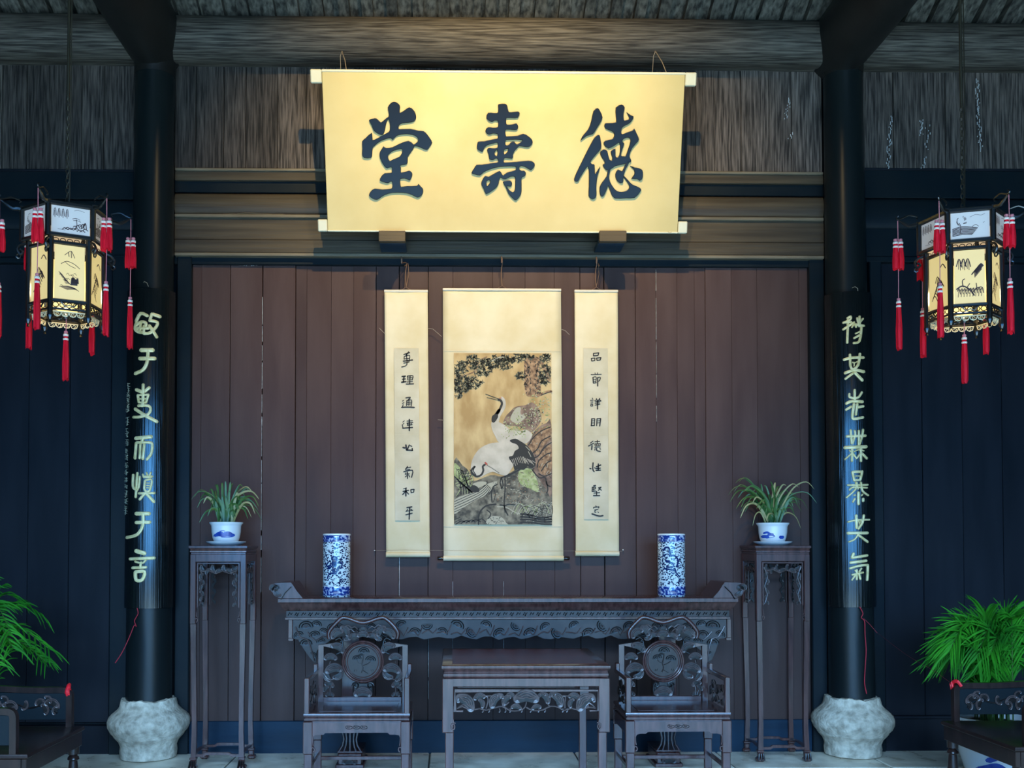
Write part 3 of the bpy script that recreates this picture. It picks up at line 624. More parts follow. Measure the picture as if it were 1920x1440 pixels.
whole_char(1065, 185, 7.2, [
 [[(410,125),(440,165),(470,245),(430,330),(380,410),(340,465),(260,490),(190,542),(225,480),(290,400),(330,290),(360,160)]],
 [[(430,490),(440,540),(450,600),(445,660),(400,720),(340,790),(300,850),(330,880),(358,890),(360,990),(375,1005),(400,975),(425,935),(400,1020),(385,1100),(380,1200),(380,1300),(350,1340),(320,1338),(285,1300),(290,1180),(292,1000),(285,920),(265,905),(210,980),(160,1060),(135,1105),(95,1100),(100,1050),(150,940),(210,820),(280,680),(340,570),(385,500)]],
 [[(735,75),(770,110),(755,180),(755,260),(770,290),(830,270),(840,235),(818,190),(850,215),(888,232),(870,275),(830,320),(770,350),(730,385),(720,440),(735,475),(800,450),(880,420),(900,400),(925,450),(960,535),(920,590),(870,650),(840,710),(830,770),(850,810),(845,840),(760,865),(700,880),(630,900),(570,945),(520,945),(480,885),(510,860),(490,810),(450,745),(455,700),(490,680),(530,700),(545,760),(565,820),(600,825),(610,780),(590,720),(600,690),(640,670),(640,760),(665,790),(705,750),(715,660),(705,575),(650,605),(555,655),(495,600),(515,560),(600,540),(635,500),(635,450),(600,420),(515,385),(512,330),(560,325),(660,310),(662,230),(662,110)],
  [(735,560),(760,525),(820,505),(855,530),(850,590),(820,680),(790,760),(760,770),(715,760),(730,680),(760,595),(737,580)]],
 [[(572,935),(552,1030),(565,1110),(610,1190),(660,1238),(720,1252),(790,1232),(835,1190),(820,1130),(755,1035),(800,1080),(860,1145),(930,1175),(982,1205),(970,1240),(900,1318),(780,1325),(640,1328),(590,1270),(550,1160),(525,1195),(500,1260),(470,1305),(440,1285),(435,1190),(470,1120),(530,1040),(548,950)]],
 [[(830,840),(780,930),(752,1010),(738,1115),(700,1115),(660,1075),(648,1010),(680,950),(730,975),(760,930),(800,848)]],
 [[(865,905),(900,920),(960,930),(1003,955),(1010,1010),(1000,1065),(972,1085),(940,1065),(870,1060),(905,1010),(905,950)]]])
for (pxa, ya, pxb, yb_, ext) in ((652, 132, 641, 96, 0), (1254, 133, 1229, 96, 0)):
    m = MB(); a = onp(*onplane_px(pxa, 136), -.01); b_ = P(pxb, 96, 6.83)
    m.tube([a, a+(b_-a)*.5+Vector((0.006, 0, .004)), b_, b_+Vector((0.0, .03, .012))], 0.0028, 5); m.tube([b_+Vector((.0, 0, 0)), b_+Vector((-.012, .01, -.03)), b_+Vector((-.012, .05, -.13))], 0.0022, 5)
    m.build('hanging_wire', wire, plq, world=True)
m = MB(); a = P(1256, 434, 6.84); m.tube([a+Vector((.012*cos(t/6*pi), 0, -.010*sin(t/6*pi))) for t in range(7)], 0.0016, 5); m.build('eye_ring', wire, plq, world=True)
# timber brackets that carry it
for (xa, xb, lab) in ((710, 760, 'left'), (1124, 1175, 'right')):
    A_ = P(xa, 432, 6.80); B2 = P(xb, 453, 6.80)
    r = thing('plaque_bracket', ((A_.x+B2.x)/2, 6.9, B2.z), '%s one of the two brown timber blocks carrying the bottom of the cream plaque' % lab, 'bracket', 'timber blocks under the plaque')
    m = MB(); m.box(A_.x, B2.x, 6.80, 6.845, B2.z, A_.z, .004); m.build('upstand', lintwood, r, world=True, smooth=0)
    m = MB(); m.box(A_.x+.001, B2.x-.001, 6.846, 7.06, B2.z, min(A_.z-.045, onp(0, 0, -.03).z-.02), .003); m.build('block', darkwood, r, world=True, smooth=0)  # shade of the underside put into a darker colour than the face

# ================================================================== SCROLLS
YS = 7.125
def scroll(name, label, pxs, ptop, pbot, mount, hang, group, over=0, knobs=False):
    (lt, rt), (lb, rb) = pxs; tl, tr, bl, br = P(lt, ptop, YS), P(rt, ptop, YS), P(lb, pbot, YS), P(rb, pbot, YS)
    r = thing(name, ((tl.x+tr.x)/2, YS, tl.z), label, 'scroll', group)
    m = MB(); nx, nz = 16, 60; vs = []; rnd = random.Random(lt)
    for j in range(nz+1):
        t = j/nz
        for i in range(nx+1):
            s = i/nx; a = tl.lerp(tr, s); b_ = bl.lerp(br, s); p = a.lerp(b_, t)
            edge = abs(2*s-1); bulge = 0.004*sin(t*9+lt)+0.006*(1-edge)*sin(s*5+t*4)*(t < .25)-0.010*edge**3*(t > .8)*sin((t-.8)/.2*pi)
            vs.append((p.x, YS-0.008+bulge*.6, p.z))
    fs = [(j*(nx+1)+i, j*(nx+1)+i+1, (j+1)*(nx+1)+i+1, (j+1)*(nx+1)+i) for j in range(nz) for i in range(nx)]
    m.add(vs, fs); o = m.build('mount', mount, r, world=True, smooth=60)
    so = o.modifiers.new('thickness', 'SOLIDIFY'); so.thickness = 0.0012; so.offset = 1 
    m = MB(); m.box(tl.x-.002, tr.x+.002, YS-.016, YS+.004, tl.z-.010, tl.z+.008, .003); m.build('top_rod', mat_rod, r, world=True, smooth=0)
    zc = bl.z+.012; R = .019
    m = MB(); m.tube([(bl.x-.002, YS-.004, zc), (br.x+.002, YS-.004, zc)], R, 20); m.build('bottom_roller', silk, r, world=True)
    if knobs:
        for sx, q in ((-1, bl), (1, br)):
            m = MB(); m.tube([(q.x, YS-.004, zc), (q.x+sx*.012, YS-.004, zc), (q.x+sx*.014, YS-.004, zc), (q.x+sx*.040, YS-.004, zc), (q.x+sx*.045, YS-.004, zc)], [.009, .009, .013, .013, .010], 12); m.build('roller_knob', knob, r, world=True)
    # cord from the rod up to the nail under the lintel
    cx_ = (tl.x+tr.x)/2; top = P(hang[0], hang[1], 7.04)
    m = MB(); m.tube([(cx_-.035, YS-.008, tl.z+.006), (cx_, YS-.012, tl.z+.028), (cx_+.035, YS-.008, tl.z+.006)], .0022, 5)
    k = [(cx_, YS-.012, tl.z+.028), (cx_-.006, YS-.014, tl.z+.12), (cx_+.004, YS-.02, tl.z+.20), (top.x, 7.05, top.z)]
    m.tube(smooth_loop(k, False, 4), .0035, 6)
    if name != 'painting_scroll': m.tube([(cx_, YS-.012, tl.z+.028), (cx_+.02, YS-.014, tl.z+.12), (cx_+.014, YS-.02, tl.z+.20), (top.x+.02, 7.05, top.z-.02)], .0025, 6)
    m.tube([(top.x, 7.05, top.z), (top.x, 7.04, top.z+.03), (top.x-.003, 7.05, top.z+.05)], [.006, .006, .003], 6)
    m.build('hanging_cord', bronzecord, r, world=True)
    return r, (tl, tr, bl, br)
mat_rod = mat('pale_grey_rod', (0.55,0.50,0.40), 0.6)
SL, ql = scroll('calligraphy_scroll', 'narrow cream hanging scroll of eight black characters left of the crane painting', ((721, 802), (724.5, 806)), 546, 1043, silk, (753, 493), 'narrow calligraphy scrolls')
SR, qr = scroll('calligraphy_scroll', 'narrow cream hanging scroll of eight black characters right of the crane painting', ((1077, 1158), (1079, 1160)), 546, 1041, silk, (1119, 493), 'narrow calligraphy scrolls')
SM, qm = scroll('painting_scroll', 'wide cream hanging scroll with a painting of two cranes under a pine', ((830.5, 1051.5), (832, 1056)), 543, 1050, silk, (941, 492), None, knobs=True)
YI = YS-0.019                                   # depth of the printed faces, just proud of the silk
def sheet(parent, quad, y, mt, name):
    m = MB(); pts = [P(px, py, y) for px, py in quad]; m.add([(p.x, y, p.z) for p in pts], [(0, 1, 2, 3)]); return m.build(name, mt, parent, world=True, smooth=0)
sheet(SL, [(739, 653), (785, 653), (787.5, 976), (741, 976)], YI+.001, paper, 'paper_sheet')
sheet(SR, [(1093.5, 653), (1139.5, 653), (1141, 974), (1095, 974)], YI+.001, paper, 'paper_sheet')
for sc_, xa in ((SL, 739), (SR, 1094)):
    for yy in (815, 848, 905, 700, 745):
        m = MB(); a = P(xa, yy, YI); b_ = P(xa+46, yy, YI); m.box(a.x, b_.x, YI+.0002, YI+.0006, a.z, a.z+.0012)
        m.build('paper_crease', silk, sc_, world=True, smooth=0)
def writing(parent, x0, y0, sc, chars):
    for c in chars:
        m = MB(); strokes_on_plane(m, c, x0, y0, sc, YI-.001, YI-.001, 1.12); m.build('written_character', ink, parent, world=True, smooth=0)
writing(SL, 730, 640, 7.586, [
 [(14,(205,188),(290,160)),(14,(275,148),(238,200)),(13,(240,175),(250,330),(175,365)),(12,(215,215),(290,200),(278,290)),(12,(212,215),(210,255)),(12,(215,250),(285,240)),(18,(200,282),(330,265)),(12,(205,310),(280,295))],
 [(18,(180,500),(230,495)),(16,(185,540),(230,535)),(20,(175,582),(235,572)),(18,(210,500),(200,580)),(14,(255,495),(335,490),(325,550)),(12,(258,495),(262,550)),(10,(262,522),(325,518)),(10,(262,550),(325,545)),(14,(295,495),(290,605)),(11,(250,578),(330,572)),(14,(240,608),(345,605))],
 [(10,(185,850),(205,840)),(10,(185,885),(210,870)),(12,(198,900),(185,935)),(19,(175,940),(260,936),(355,940)),(16,(235,805),(300,798),(270,830)),(14,(250,840),(245,915)),(14,(250,845),(315,835),(310,920)),(12,(280,840),(278,915)),(10,(250,870),(310,865)),(10,(250,895),(310,890))],
 [(9,(190,1150),(215,1130)),(9,(180,1190),(210,1165)),(12,(185,1195),(195,1235)),(16,(190,1235),(330,1225)),(12,(250,1135),(330,1130)),(14,(250,1165),(335,1155)),(18,(285,1110),(285,1270)),(14,(255,1192),(325,1186)),(10,(260,1160),(260,1190)),(10,(315,1160),(310,1190))]])
writing(SL, 730, 810, 7.586, [
 [(22,(195,220),(220,225)),(22,(235,185),(245,250)),(20,(245,256),(330,262)),(18,(285,185),(255,250)),(14,(300,195),(320,205)),(16,(325,232),(330,262))],
 [(14,(260,490),(230,530)),(12,(240,515),(305,500)),(10,(230,540),(290,530)),(16,(205,565),(330,545),(315,645)),(16,(258,570),(258,660)),(12,(225,600),(285,595)),(10,(240,575),(230,590)),(12,(225,640),(250,620)),(12,(275,610),(290,640))],
 [(10,(200,810),(245,795)),(20,(235,800),(235,910)),(16,(195,845),(275,830)),(16,(235,840),(190,890)),(14,(240,845),(275,885)),(14,(305,825),(310,860)),(14,(305,820),(352,815)),(14,(352,815),(345,855)),(13,(345,857),(310,862))],
 [(18,(250,1075),(320,1065)),(12,(260,1100),(240,1130)),(14,(308,1098),(322,1118)),(10,(235,1128),(335,1112)),(16,(235,1178),(325,1155)),(18,(290,1075),(283,1240))]])
writing(SR, 1085, 640, 8.0, [
 [(15,(222,182),(302,172)),(15,(302,172),(290,212)),(15,(290,212),(222,218)),(15,(222,218),(222,182)),(14,(190,255),(245,250)),(14,(245,250),(240,288)),(14,(240,290),(195,295)),(14,(195,295),(190,255)),(14,(270,250),(335,245)),(14,(335,245),(322,280)),(14,(322,280),(275,286)),(14,(275,286),(270,250))],
 [(10,(185,500),(340,495)),(10,(245,472),(250,495)),(10,(285,470),(278,495)),(16,(215,540),(220,625)),(12,(215,540),(262,535),(258,610)),(10,(220,575),(260,570)),(10,(220,603),(262,598)),(14,(220,628),(265,620)),(18,(285,545),(285,670)),(14,(285,545),(325,540),(315,585)),(14,(315,585),(300,598))],
 [(12,(205,850),(210,865)),(12,(175,887),(220,882)),(9,(180,910),(215,905)),(9,(180,930),(215,925)),(10,(180,950),(182,972)),(10,(182,972),(212,970)),(10,(212,970),(212,948)),(10,(212,948),(180,950)),(12,(262,880),(240,892)),(14,(265,860),(280,890)),(14,(318,855),(298,885)),(14,(310,870),(335,895)),(14,(250,907),(325,897)),(12,(245,930),(315,922)),(12,(245,957),(320,942)),(18,(285,890),(282,1015))],
 [(17,(197,1160),(190,1262)),(14,(195,1163),(240,1160)),(14,(242,1162),(235,1262)),(10,(195,1195),(235,1192)),(10,(195,1225),(235,1222)),(13,(185,1265),(240,1260)),(14,(275,1160),(270,1265)),(14,(275,1163),(330,1158)),(17,(330,1160),(315,1270)),(10,(275,1195),(325,1190)),(10,(275,1225),(320,1220))]])
writing(SR, 1085, 800, 7.586, [
 [(12,(205,205),(165,235)),(14,(215,235),(140,275)),(18,(190,270),(185,325)),(12,(230,215),(300,210)),(12,(265,195),(265,235)),(12,(230,247),(310,242)),(10,(308,245),(304,272)),(10,(230,245),(235,275)),(10,(235,275),(305,272)),(8,(255,245),(255,272)),(8,(280,245),(280,272)),(10,(225,295),(310,290)),(12,(235,310),(230,335)),(16,(255,308),(260,340),(308,352)),(12,(300,308),(312,322))],
 [(16,(160,595),(175,598)),(18,(205,515),(200,600),(220,640)),(14,(225,585),(236,590)),(16,(250,570),(315,545)),(14,(245,597),(310,590)),(15,(245,622),(312,618)),(18,(280,530),(278,620))],
 [(16,(213,842),(240,836)),(14,(195,860),(192,920)),(12,(195,862),(240,858)),(12,(215,860),(215,915)),(11,(200,890),(240,885)),(11,(240,860),(240,885)),(12,(195,920),(245,915)),(12,(280,870),(320,860)),(12,(318,862),(278,908)),(12,(285,875),(325,905)),(12,(215,945),(300,938)),(14,(255,920),(255,975)),(16,(210,980),(300,980))],
 [(12,(245,1125),(250,1145)),(12,(210,1160),(216,1146)),(12,(216,1146),(290,1140)),(11,(290,1142),(284,1158)),(12,(225,1187),(275,1175)),(10,(240,1192),(225,1215)),(10,(235,1220),(248,1216)),(10,(272,1212),(284,1220)),(20,(190,1240),(290,1272),(345,1265))]])
# thread tying the three scrolls back, and the small nails beside them
r = thing('tie_thread', P(930, 1036, YS-.03), 'fine thread stretched across the foot of the three hanging scrolls', 'thread')
m = MB(); m.tube([P(702, 1032, YS-.024), P(760, 1031, YS-.034), P(940, 1033, YS-.034), P(1120, 1033, YS-.034), P(1168, 1034, YS-.024)], .0009, 4); m.build('thread', wire, r, world=True)
for q in ((703, 1032), (1167, 1031)):
    m = MB(); m.box(P(*q, YW).x-.004, P(*q, YW).x+.004, YW-.03, YW, P(*q, YW).z-.004, P(*q, YW).z+.004, .001)
    m.build('nail', chip, r, world=True, smooth=0)
for par, pts in ((SL, [(711, 615), (716, 620), (722, 626)]), (SL, [(803, 616), (812, 617), (828, 631)]), (SM, [(1052, 617), (1060, 620), (1068, 628)]), (SM, [(821, 787), (828, 787.5), (833, 788)])):
    m = MB(); m.tube([P(a, b, YS-.012) for a, b in pts], .0016, 5); m.build('tie_string', wire, par, world=True)

# ---- the crane picture, printed flat: overlapping fields of colour
PX = lambda x, y: P(840+x/4.114, 650+y/4.114, YI)
picm = [mat('print_ochre_ground', (0.34,0.21,0.075), 0.7, col2=(0.52,0.37,0.17), scale=5, stretch=(2,1,1), detail=8),
        mat('print_grey_rock', (0.042,0.037,0.025), 0.7, col2=(0.24,0.21,0.145), scale=24, lo=0.36, hi=0.70, detail=8),
        mat('print_dark_line', (0.018,0.016,0.012), 0.7), mat('print_pine_green', (0.055,0.060,0.035), 0.7, col2=(0.14,0.14,0.09), scale=90),
        mat('print_brown_bark', (0.11,0.055,0.025), 0.7, col2=(0.38,0.23,0.12), scale=40, detail=6),
        mat('print_light_green', (0.20,0.25,0.08), 0.7, col2=(0.42,0.44,0.22), scale=30),
        mat('print_white_feather', (0.40,0.35,0.27), 0.7, col2=(0.52,0.46,0.37), scale=14),
        mat('print_red_crown', (0.36,0.06,0.035), 0.7), mat('print_pale_line', (0.36,0.33,0.24), 0.7),
        mat('print_dark_brown_rock', (0.075,0.045,0.030), 0.7, col2=(0.25,0.16,0.11), scale=20, detail=8)]
pic = MB(); LAY = [YI]
LO_, HI_ = PX(46, 1371), PX(800, 51)
def clampuv(x, z): return (min(max(x, LO_.x-.002*(z > (LO_.z+HI_.z)/2)), HI_.x+(.001 if z < (LO_.z+HI_.z)/2 else -.001)), min(max(z, LO_.z), HI_.z))
ORD = [0, 1, 9, 4, 5, 3, 6, 8, 7, 2]
def field(mi, pts, sm=True):
    LAY[0] -= 0.00015; pic.m = mi; q = [PX(*p) for p in pts]; poly = [(p.x, p.z) for p in q]
    if sm: poly = smooth_loop(poly, True, 3)
    poly = [clampuv(*p) for p in poly]
    vs, fs = filled([poly], 0); pic.add([(v[0], LAY[0], v[2]) for v in vs], fs)
def brush(mi, w, *pts):
    pic.m = mi; ly = LAY[0]-0.000012*(ORD.index(mi)+1); q = [PX(*p) for p in pts]; flat_stroke(pic, [clampuv(p.x, p.z) for p in q], w/4.114*YI/F, ly)
field(0, [(45,50),(797,52),(803,1372),(45,1372)], False)
rn = random.Random(21)
# ground and rocks
field(1, [(47,880),(110,915),(160,960),(185,1040),(330,990),(420,1000),(560,930),(640,930),(797,900),(801,1370),(47,1370)])
field(5, [(48,900),(90,930),(120,985),(165,1040),(150,1075),(90,1040),(48,1000)])
for k in range(7): brush(2, 9, (50+k*22, 1000+k*20), (95+k*20, 1060+k*14), (100+k*20, 1140-k*3))
for k in range(60): brush(rn.choice([1,2,5]), rn.uniform(3,7), (rn.uniform(50,200), rn.uniform(920,1160)), (rn.uniform(60,210), rn.uniform(940,1160)))
field(8, [(50,1180),(180,1130),(250,1100),(300,1050),(250,1040),(190,1060),(230,1090),(300,1060),(380,1040),(330,1110),(240,1180),(120,1250),(50,1300)])
for k in range(9): brush(2, 5, (50, 1195+k*20), (150+k*8, 1150+k*16), (240+k*12, 1110+k*10), (300+k*8, 1060+k*7))
field(1, [(48,1300),(200,1190),(330,1140),(400,1150),(330,1230),(230,1290),(120,1330),(85,1310)])
field(2, [(200,1068),(235,1090),(240,1120),(190,1120),(165,1090)])
field(1, [(340,1090),(370,1065),(440,1060),(520,1090),(560,1140),(540,1190),(440,1215),(350,1200),(335,1150)])
brush(2, 10, (340,1200),(335,1130),(350,1080),(380,1062)); brush(2, 6, (350,1090),(365,1140),(350,1200))
for k in range(130): a, b = rn.uniform(345,600), rn.uniform(1000,1210); brush(rn.choice([2,8,1,4]), rn.uniform(3,6), (a,b), (a+rn.uniform(-18,18), b+rn.uniform(-10,10)))
field(1, [(235,1370),(240,1290),(290,1230),(370,1215),(470,1240),(540,1260),(590,1300),(640,1370)])
brush(2, 12, (235,1370),(240,1290),(290,1230),(370,1215)); brush(2, 9, (300,1260),(330,1290),(310,1340),(330,1370)); brush(8, 7, (380,1235),(450,1240),(520,1280),(560,1290))
field(8, [(305,1370),(310,1325),(360,1305),(420,1320),(450,1360),(455,1371)]); 
for k in range(26): a, b = rn.uniform(310,440), rn.uniform(1315,1370); brush(2, 4, (a,b), (a+rn.uniform(-14,14), b+rn.uniform(-8,8)))
for k in range(5): brush(2, 8, (60+k*40, 1370-k*6), (100+k*40, 1345-k*4), (130+k*40, 1352))
for k in range(13): a = 530+k*22; brush(rn.choice([8,5,8]), 4.5, (a-40, 1300+rn.uniform(-20,20)), (a, 1220+rn.uniform(-20,20)), (a+50, 1230+rn.uniform(-20,20)), (a+75, 1290))
for k in range(26): a, b = rn.uniform(560,780), rn.uniform(1240,1360); brush(rn.choice([8,2,2]), 4, (a,b), (a+rn.uniform(-20,40), b-rn.uniform(10,50)), (a+rn.uniform(30,70), b-rn.uniform(0,20)))
for k in range(4): brush(2, 12, (560, 1290+k*22), (640, 1300+k*18), (720, 1320+k*16), (798, 1310+k*20))
field(5, [(560,950),(640,945),(690,1040),(700,1120),(640,1100),(560,1060),(540,1000)])
for k in range(90): a, b = rn.uniform(540,740), rn.uniform(960,1200); brush(rn.choice([1,4,8,9]), 4, (a,b), (a+rn.uniform(-20,20), b+rn.uniform(-20,20)))
# big brown rocks on the right
field(9, [(650,680),(700,620),(760,590),(796,600),(800,1140),(760,1100),(720,1050),(690,1000),(650,960),(680,900),(640,830),(605,770)])
field(4, [(655,700),(700,640),(790,610),(796,700),(740,760),(700,830),(660,820),(620,770)]); field(4, [(690,870),(740,800),(796,760),(797,960),(750,990),(700,960)])
for pts in ([(620,760),(660,700),(720,650),(790,620)],[(640,830),(690,790),(720,730),(790,690)],[(660,860),(700,840),(740,780),(796,740)],[(690,930),(700,880),(760,830),(796,820)],[(650,950),(700,1010),(750,1010),(760,1060),(790,1080)],[(720,960),(760,900),(796,880)],[(700,980),(740,1000),(796,980)],[(760,1040),(770,1100),(760,1130)]): brush(2, 9, *pts)
for k in range(70): a, b = rn.uniform(640,795), rn.uniform(620,1000); brush(rn.choice([2,9,8,4]), 4, (a,b), (a+rn.uniform(-14,14), b+rn.uniform(4,22)))
# tree trunk and light foliage
field(4, [(590,100),(640,80),(700,90),(705,200),(715,370),(660,385),(600,370),(588,240)])
for k in range(110): a, b = rn.uniform(590,710), rn.uniform(95,370); (brush(2, 7, (a,b), (a+rn.uniform(-6,6), b+rn.uniform(4,16))) if not 640 < a < 668 else None)
brush(4, 26, (700,90),(740,160),(780,260)); brush(4, 20, (715,370),(760,350),(796,345)); brush(2, 6, (720,372),(760,358),(796,345))
field(9, [(430,600),(440,545),(480,500),(520,465),(600,450),(650,430),(700,480),(720,560),(670,640),(620,660),(560,620),(500,610)])
field(8, [(480,560),(520,480),(560,470),(560,520),(600,540),(540,590)])
for k in range(230):
    a, b = (rn.gauss(700,60), rn.gauss(470,60)) if k % 2 else (rn.gauss(540,75), rn.gauss(600,45))
    if a < 795 and b < 700 and a > 430: brush(rn.choice([5,5,5,8]), 6, (a,b), (a+rn.uniform(-9,9), b+rn.uniform(-9,9)))
for k in range(40): a, b = rn.gauss(650,50), rn.gauss(570,50); brush(rn.choice([2,9]), 6, (a,b), (a+rn.uniform(-9,9), b+rn.uniform(-9,12)))
# pine boughs across the top
for (cx, cy, rx, ry, n) in [(110,160,65,45,60),(190,105,55,35,45),(270,160,80,65,110),(350,120,50,55,60),(440,120,70,55,90),(530,85,70,30,50),(110,290,68,70,110),(190,280,60,45,60),(75,360,35,40,30),(255,285,22,18,12),(560,235,40,35,30),(745,210,45,90,90),(740,90,50,35,40),(620,75,60,18,30),(70,240,25,60,30)]:
    for k in range(n):
        a, b = cx+rx*rn.uniform(-1,1), cy+ry*rn.uniform(-1,1)
        if ((a-cx)/rx)**2+((b-cy)/ry)**2 > 1 or b < 56 or a < 50 or a > 790: continue
        for q in range(3): t = rn.uniform(0, pi*2); brush(3, 5, (a,b), (max(50, min(794, a+15*cos(t))), max(56, b+15*sin(t))))
        brush(2, 4, (a,b), (a+4,b+3))
brush(4, 9, (60,240),(150,215),(220,180),(240,110),(300,80)); brush(8, 8, (340,110),(390,85),(430,80)); brush(2, 5, (200,190),(215,240))
LAY[0] -= .00012
# far crane
field(6, [(335,585),(370,575),(430,600),(480,640),(560,650),(600,640),(650,680),(605,745),(520,740),(400,742),(365,690),(340,640)])
brush(6, 22, (378,590),(395,530),(430,470),(432,420),(415,395)); brush(2, 26, (350,570),(362,540),(395,490)); brush(2, 17, (372,525),(400,480),(416,440),(405,415),(388,410))
field(2, [(335,560),(345,530),(380,520),(385,545),(360,583),(340,582)]); brush(2, 5, (390,403),(340,385),(290,366)); brush(2, 4, (384,412),(340,402),(300,393)); brush(7, 6, (395,398),(412,396))
for k in range(60): a, b = rn.gauss(520,60), rn.gauss(660,30); brush(5, 6, (a,b), (a+rn.uniform(-9,9), b+rn.uniform(-9,9)))
# near crane
field(6, [(176,935),(188,870),(240,790),(320,748),(400,738),(480,735),(550,765),(560,850),(500,925),(455,990),(400,985),(345,965),(290,985),(250,1008),(205,998),(182,975)])
field(2, [(478,722),(520,710),(560,730),(610,765),(655,825),(678,905),(645,935),(612,925),(585,950),(540,945),(515,955),(500,905),(480,880),(470,850),(500,840),(515,805),(545,785),(530,755),(490,740)])
for k in range(14): a = 480+k*13; brush(6, 3, (a, 845+abs(k-6)*5), (a+14+k, 900+rn.uniform(-10,20)))
for pts in ([(620,810),(640,850)],[(600,770),(630,800)],[(580,850),(600,900)]): brush(8, 5, *pts)
brush(2, 15, (205,925),(180,960),(215,1000),(255,990),(272,955),(268,925),(285,910)); brush(2, 8, (210,925),(195,955),(215,990)); brush(7, 13, (287,895),(300,908)); brush(2, 4, (300,915),(350,945),(395,976)); brush(8, 3, (305,912),(352,940),(398,970))
brush(2, 10, (575,935),(500,975),(410,1012)); brush(2, 9, (410,1012),(402,1050),(415,1090)); brush(2, 9, (415,1020),(425,1070),(412,1095)); brush(2, 10, (440,1005),(440,1100),(434,1230),(462,1300)); brush(2, 7, (434,1225),(400,1220)); brush(2, 6, (434,1230),(470,1215),(520,1220)); brush(2, 7, (434,1235),(440,1280))
pic.build('crane_painting', picm, SM, world=True, smooth=0)
m = MB(); a = P(831.5, 657, YI); b_ = P(1052, 657, YI); m.box(a.x, b_.x, YI+.0015, YI+.003, a.z-.0015, a.z); m.build('seam_line', mat_rod, SM, world=True, smooth=0); m = MB(); a = P(832, 987, YI); b_ = P(1055, 987, YI); m.box(a.x, b_.x, YI+.0015, YI+.003, a.z-.0015, a.z); m.build('seam_line', mat_rod, SM, world=True, smooth=0)
# ================================================================== CARVING MOTIFS (XZ plane, facing -Y)
def arc_pts(cx, cz, r, a0, a1, n, rz=None):
    return [(cx+r*cos(a0+(a1-a0)*k/n), cz+(rz or r)*sin(a0+(a1-a0)*k/n)) for k in range(n+1)]
def ruyi(mb, x, z, s, rot, y, t=0.006, rings=3):
    """lobed cloud / fungus head: a raised plate with nested ridges and two curls; s = half width, dome towards +z before rotation"""
    c, sn = cos(rot), sin(rot); m_keep = mb.m; mb.m = 0
    T = lambda p, yy: (x+p[0]*c-p[1]*sn, yy, z+p[0]*sn+p[1]*c)
    out = arc_pts(-.66*s, -.08*s, .34*s, -pi*.5, -pi*1.25, 5)+arc_pts(0, .02*s, .78*s, pi*.82, pi*.18, 8, .60*s)+arc_pts(.66*s, -.08*s, .34*s, pi*.25, -pi*.5, 5)+[(.15*s, -.30*s), (-.15*s, -.30*s)]
    k = len(mb.v); vs, fs = [], []
    n = len(out); vs = [T(p, y) for p in out]+[T(p, y+t) for p in out]+[T((0, 0), y-t*.25)]
    fs = [(i, (i+1) % n, 2*n) for i in range(n)]+[(i, i+n, (i+1) % n+n, (i+1) % n) for i in range(n)]+[tuple(range(n, 2*n))]
    mb.add(vs, fs)
    mb.m = 1
    for q in range(rings):
        f = 1.0-.24*q; pts = arc_pts(-.66*s, -.08*s, .30*s*(1-.2*q), -pi*.35, -pi*1.25, 4)+arc_pts(0, .02*s-.04*s*q, .78*s*f, pi*.82, pi*.18, 7, .60*s*f)+arc_pts(.66*s, -.08*s, .30*s*(1-.2*q), pi*.25, -pi*.65, 4)
        mb.tube([T(p, y-.002) for p in pts], s*.062, 5, cap=False)
    for sx in (-1, 1):
        sp = [(sx*(.64*s+.17*s*(1-k_/8)*cos(k_*.95)), -.08*s+.17*s*(1-k_/8)*sin(k_*.95)) for k_ in range(8)]
        mb.tube([T(p, y-.002) for p in sp], s*.05, 4, cap=False)
    mb.m = m_keep
def twig(mb, pts, y, r=.003):
    k_ = mb.m; mb.m = 1; mb.tube([(p[0], y, p[1]) for p in smooth_loop(pts, False, 2)], r, 5); mb.m = k_
def pine(mb, x, z, s, rot, y, t=.006):          # fan-shaped pine head on a twig
    c, sn = cos(rot), sin(rot); T = lambda p, yy: (x+p[0]*c-p[1]*sn, yy, z+p[0]*sn+p[1]*c)
    out = arc_pts(0, 0, s, pi*1.08, -pi*.08, 9, .8*s)+[(.35*s, -.28*s), (-.35*s, -.28*s)]
    n = len(out); mb.add([T(p, y) for p in out]+[T(p, y+t) for p in out]+[T((0, .1*s), y+t*.25)], [(i, (i+1) % n, 2*n) for i in range(n)]+[(i, i+n, (i+1) % n+n, (i+1) % n) for i in range(n)])
    for f in (1.0, .62): mb.tube([T(p, y-.001) for p in arc_pts(0, 0, s*f, pi*1.02, -pi*.02, 8, .8*s*f)], s*.07, 4, cap=False)
    m_keep = mb.m; mb.m = 1
    for k in range(5): a = pi*(.1+.2*k); mb.tube([T((0, -.1*s), y-.003), T((.55*s*cos(a), .45*s*sin(a)), y-.003)], s*.035, 3, cap=False)
    mb.m = m_keep

def mould(mb, x0, x1, y0, y1, prof):
    """stepped moulding running round a rectangle: prof = (inset, z) from top to bottom"""
    vs = []; n = len(prof)
    for ins, z in prof: vs += [(x0+ins, y0+ins, z), (x1-ins, y0+ins, z), (x1-ins, y1-ins, z), (x0+ins, y1-ins, z)]
    fs = [(i*4+k, i*4+(k+1) % 4, (i+1)*4+(k+1) % 4, (i+1)*4+k) for i in range(n-1) for k in range(4)]+[(0, 1, 2, 3), ((n-1)*4+3, (n-1)*4+2, (n-1)*4+1, (n-1)*4)]
    mb.add(vs, fs)

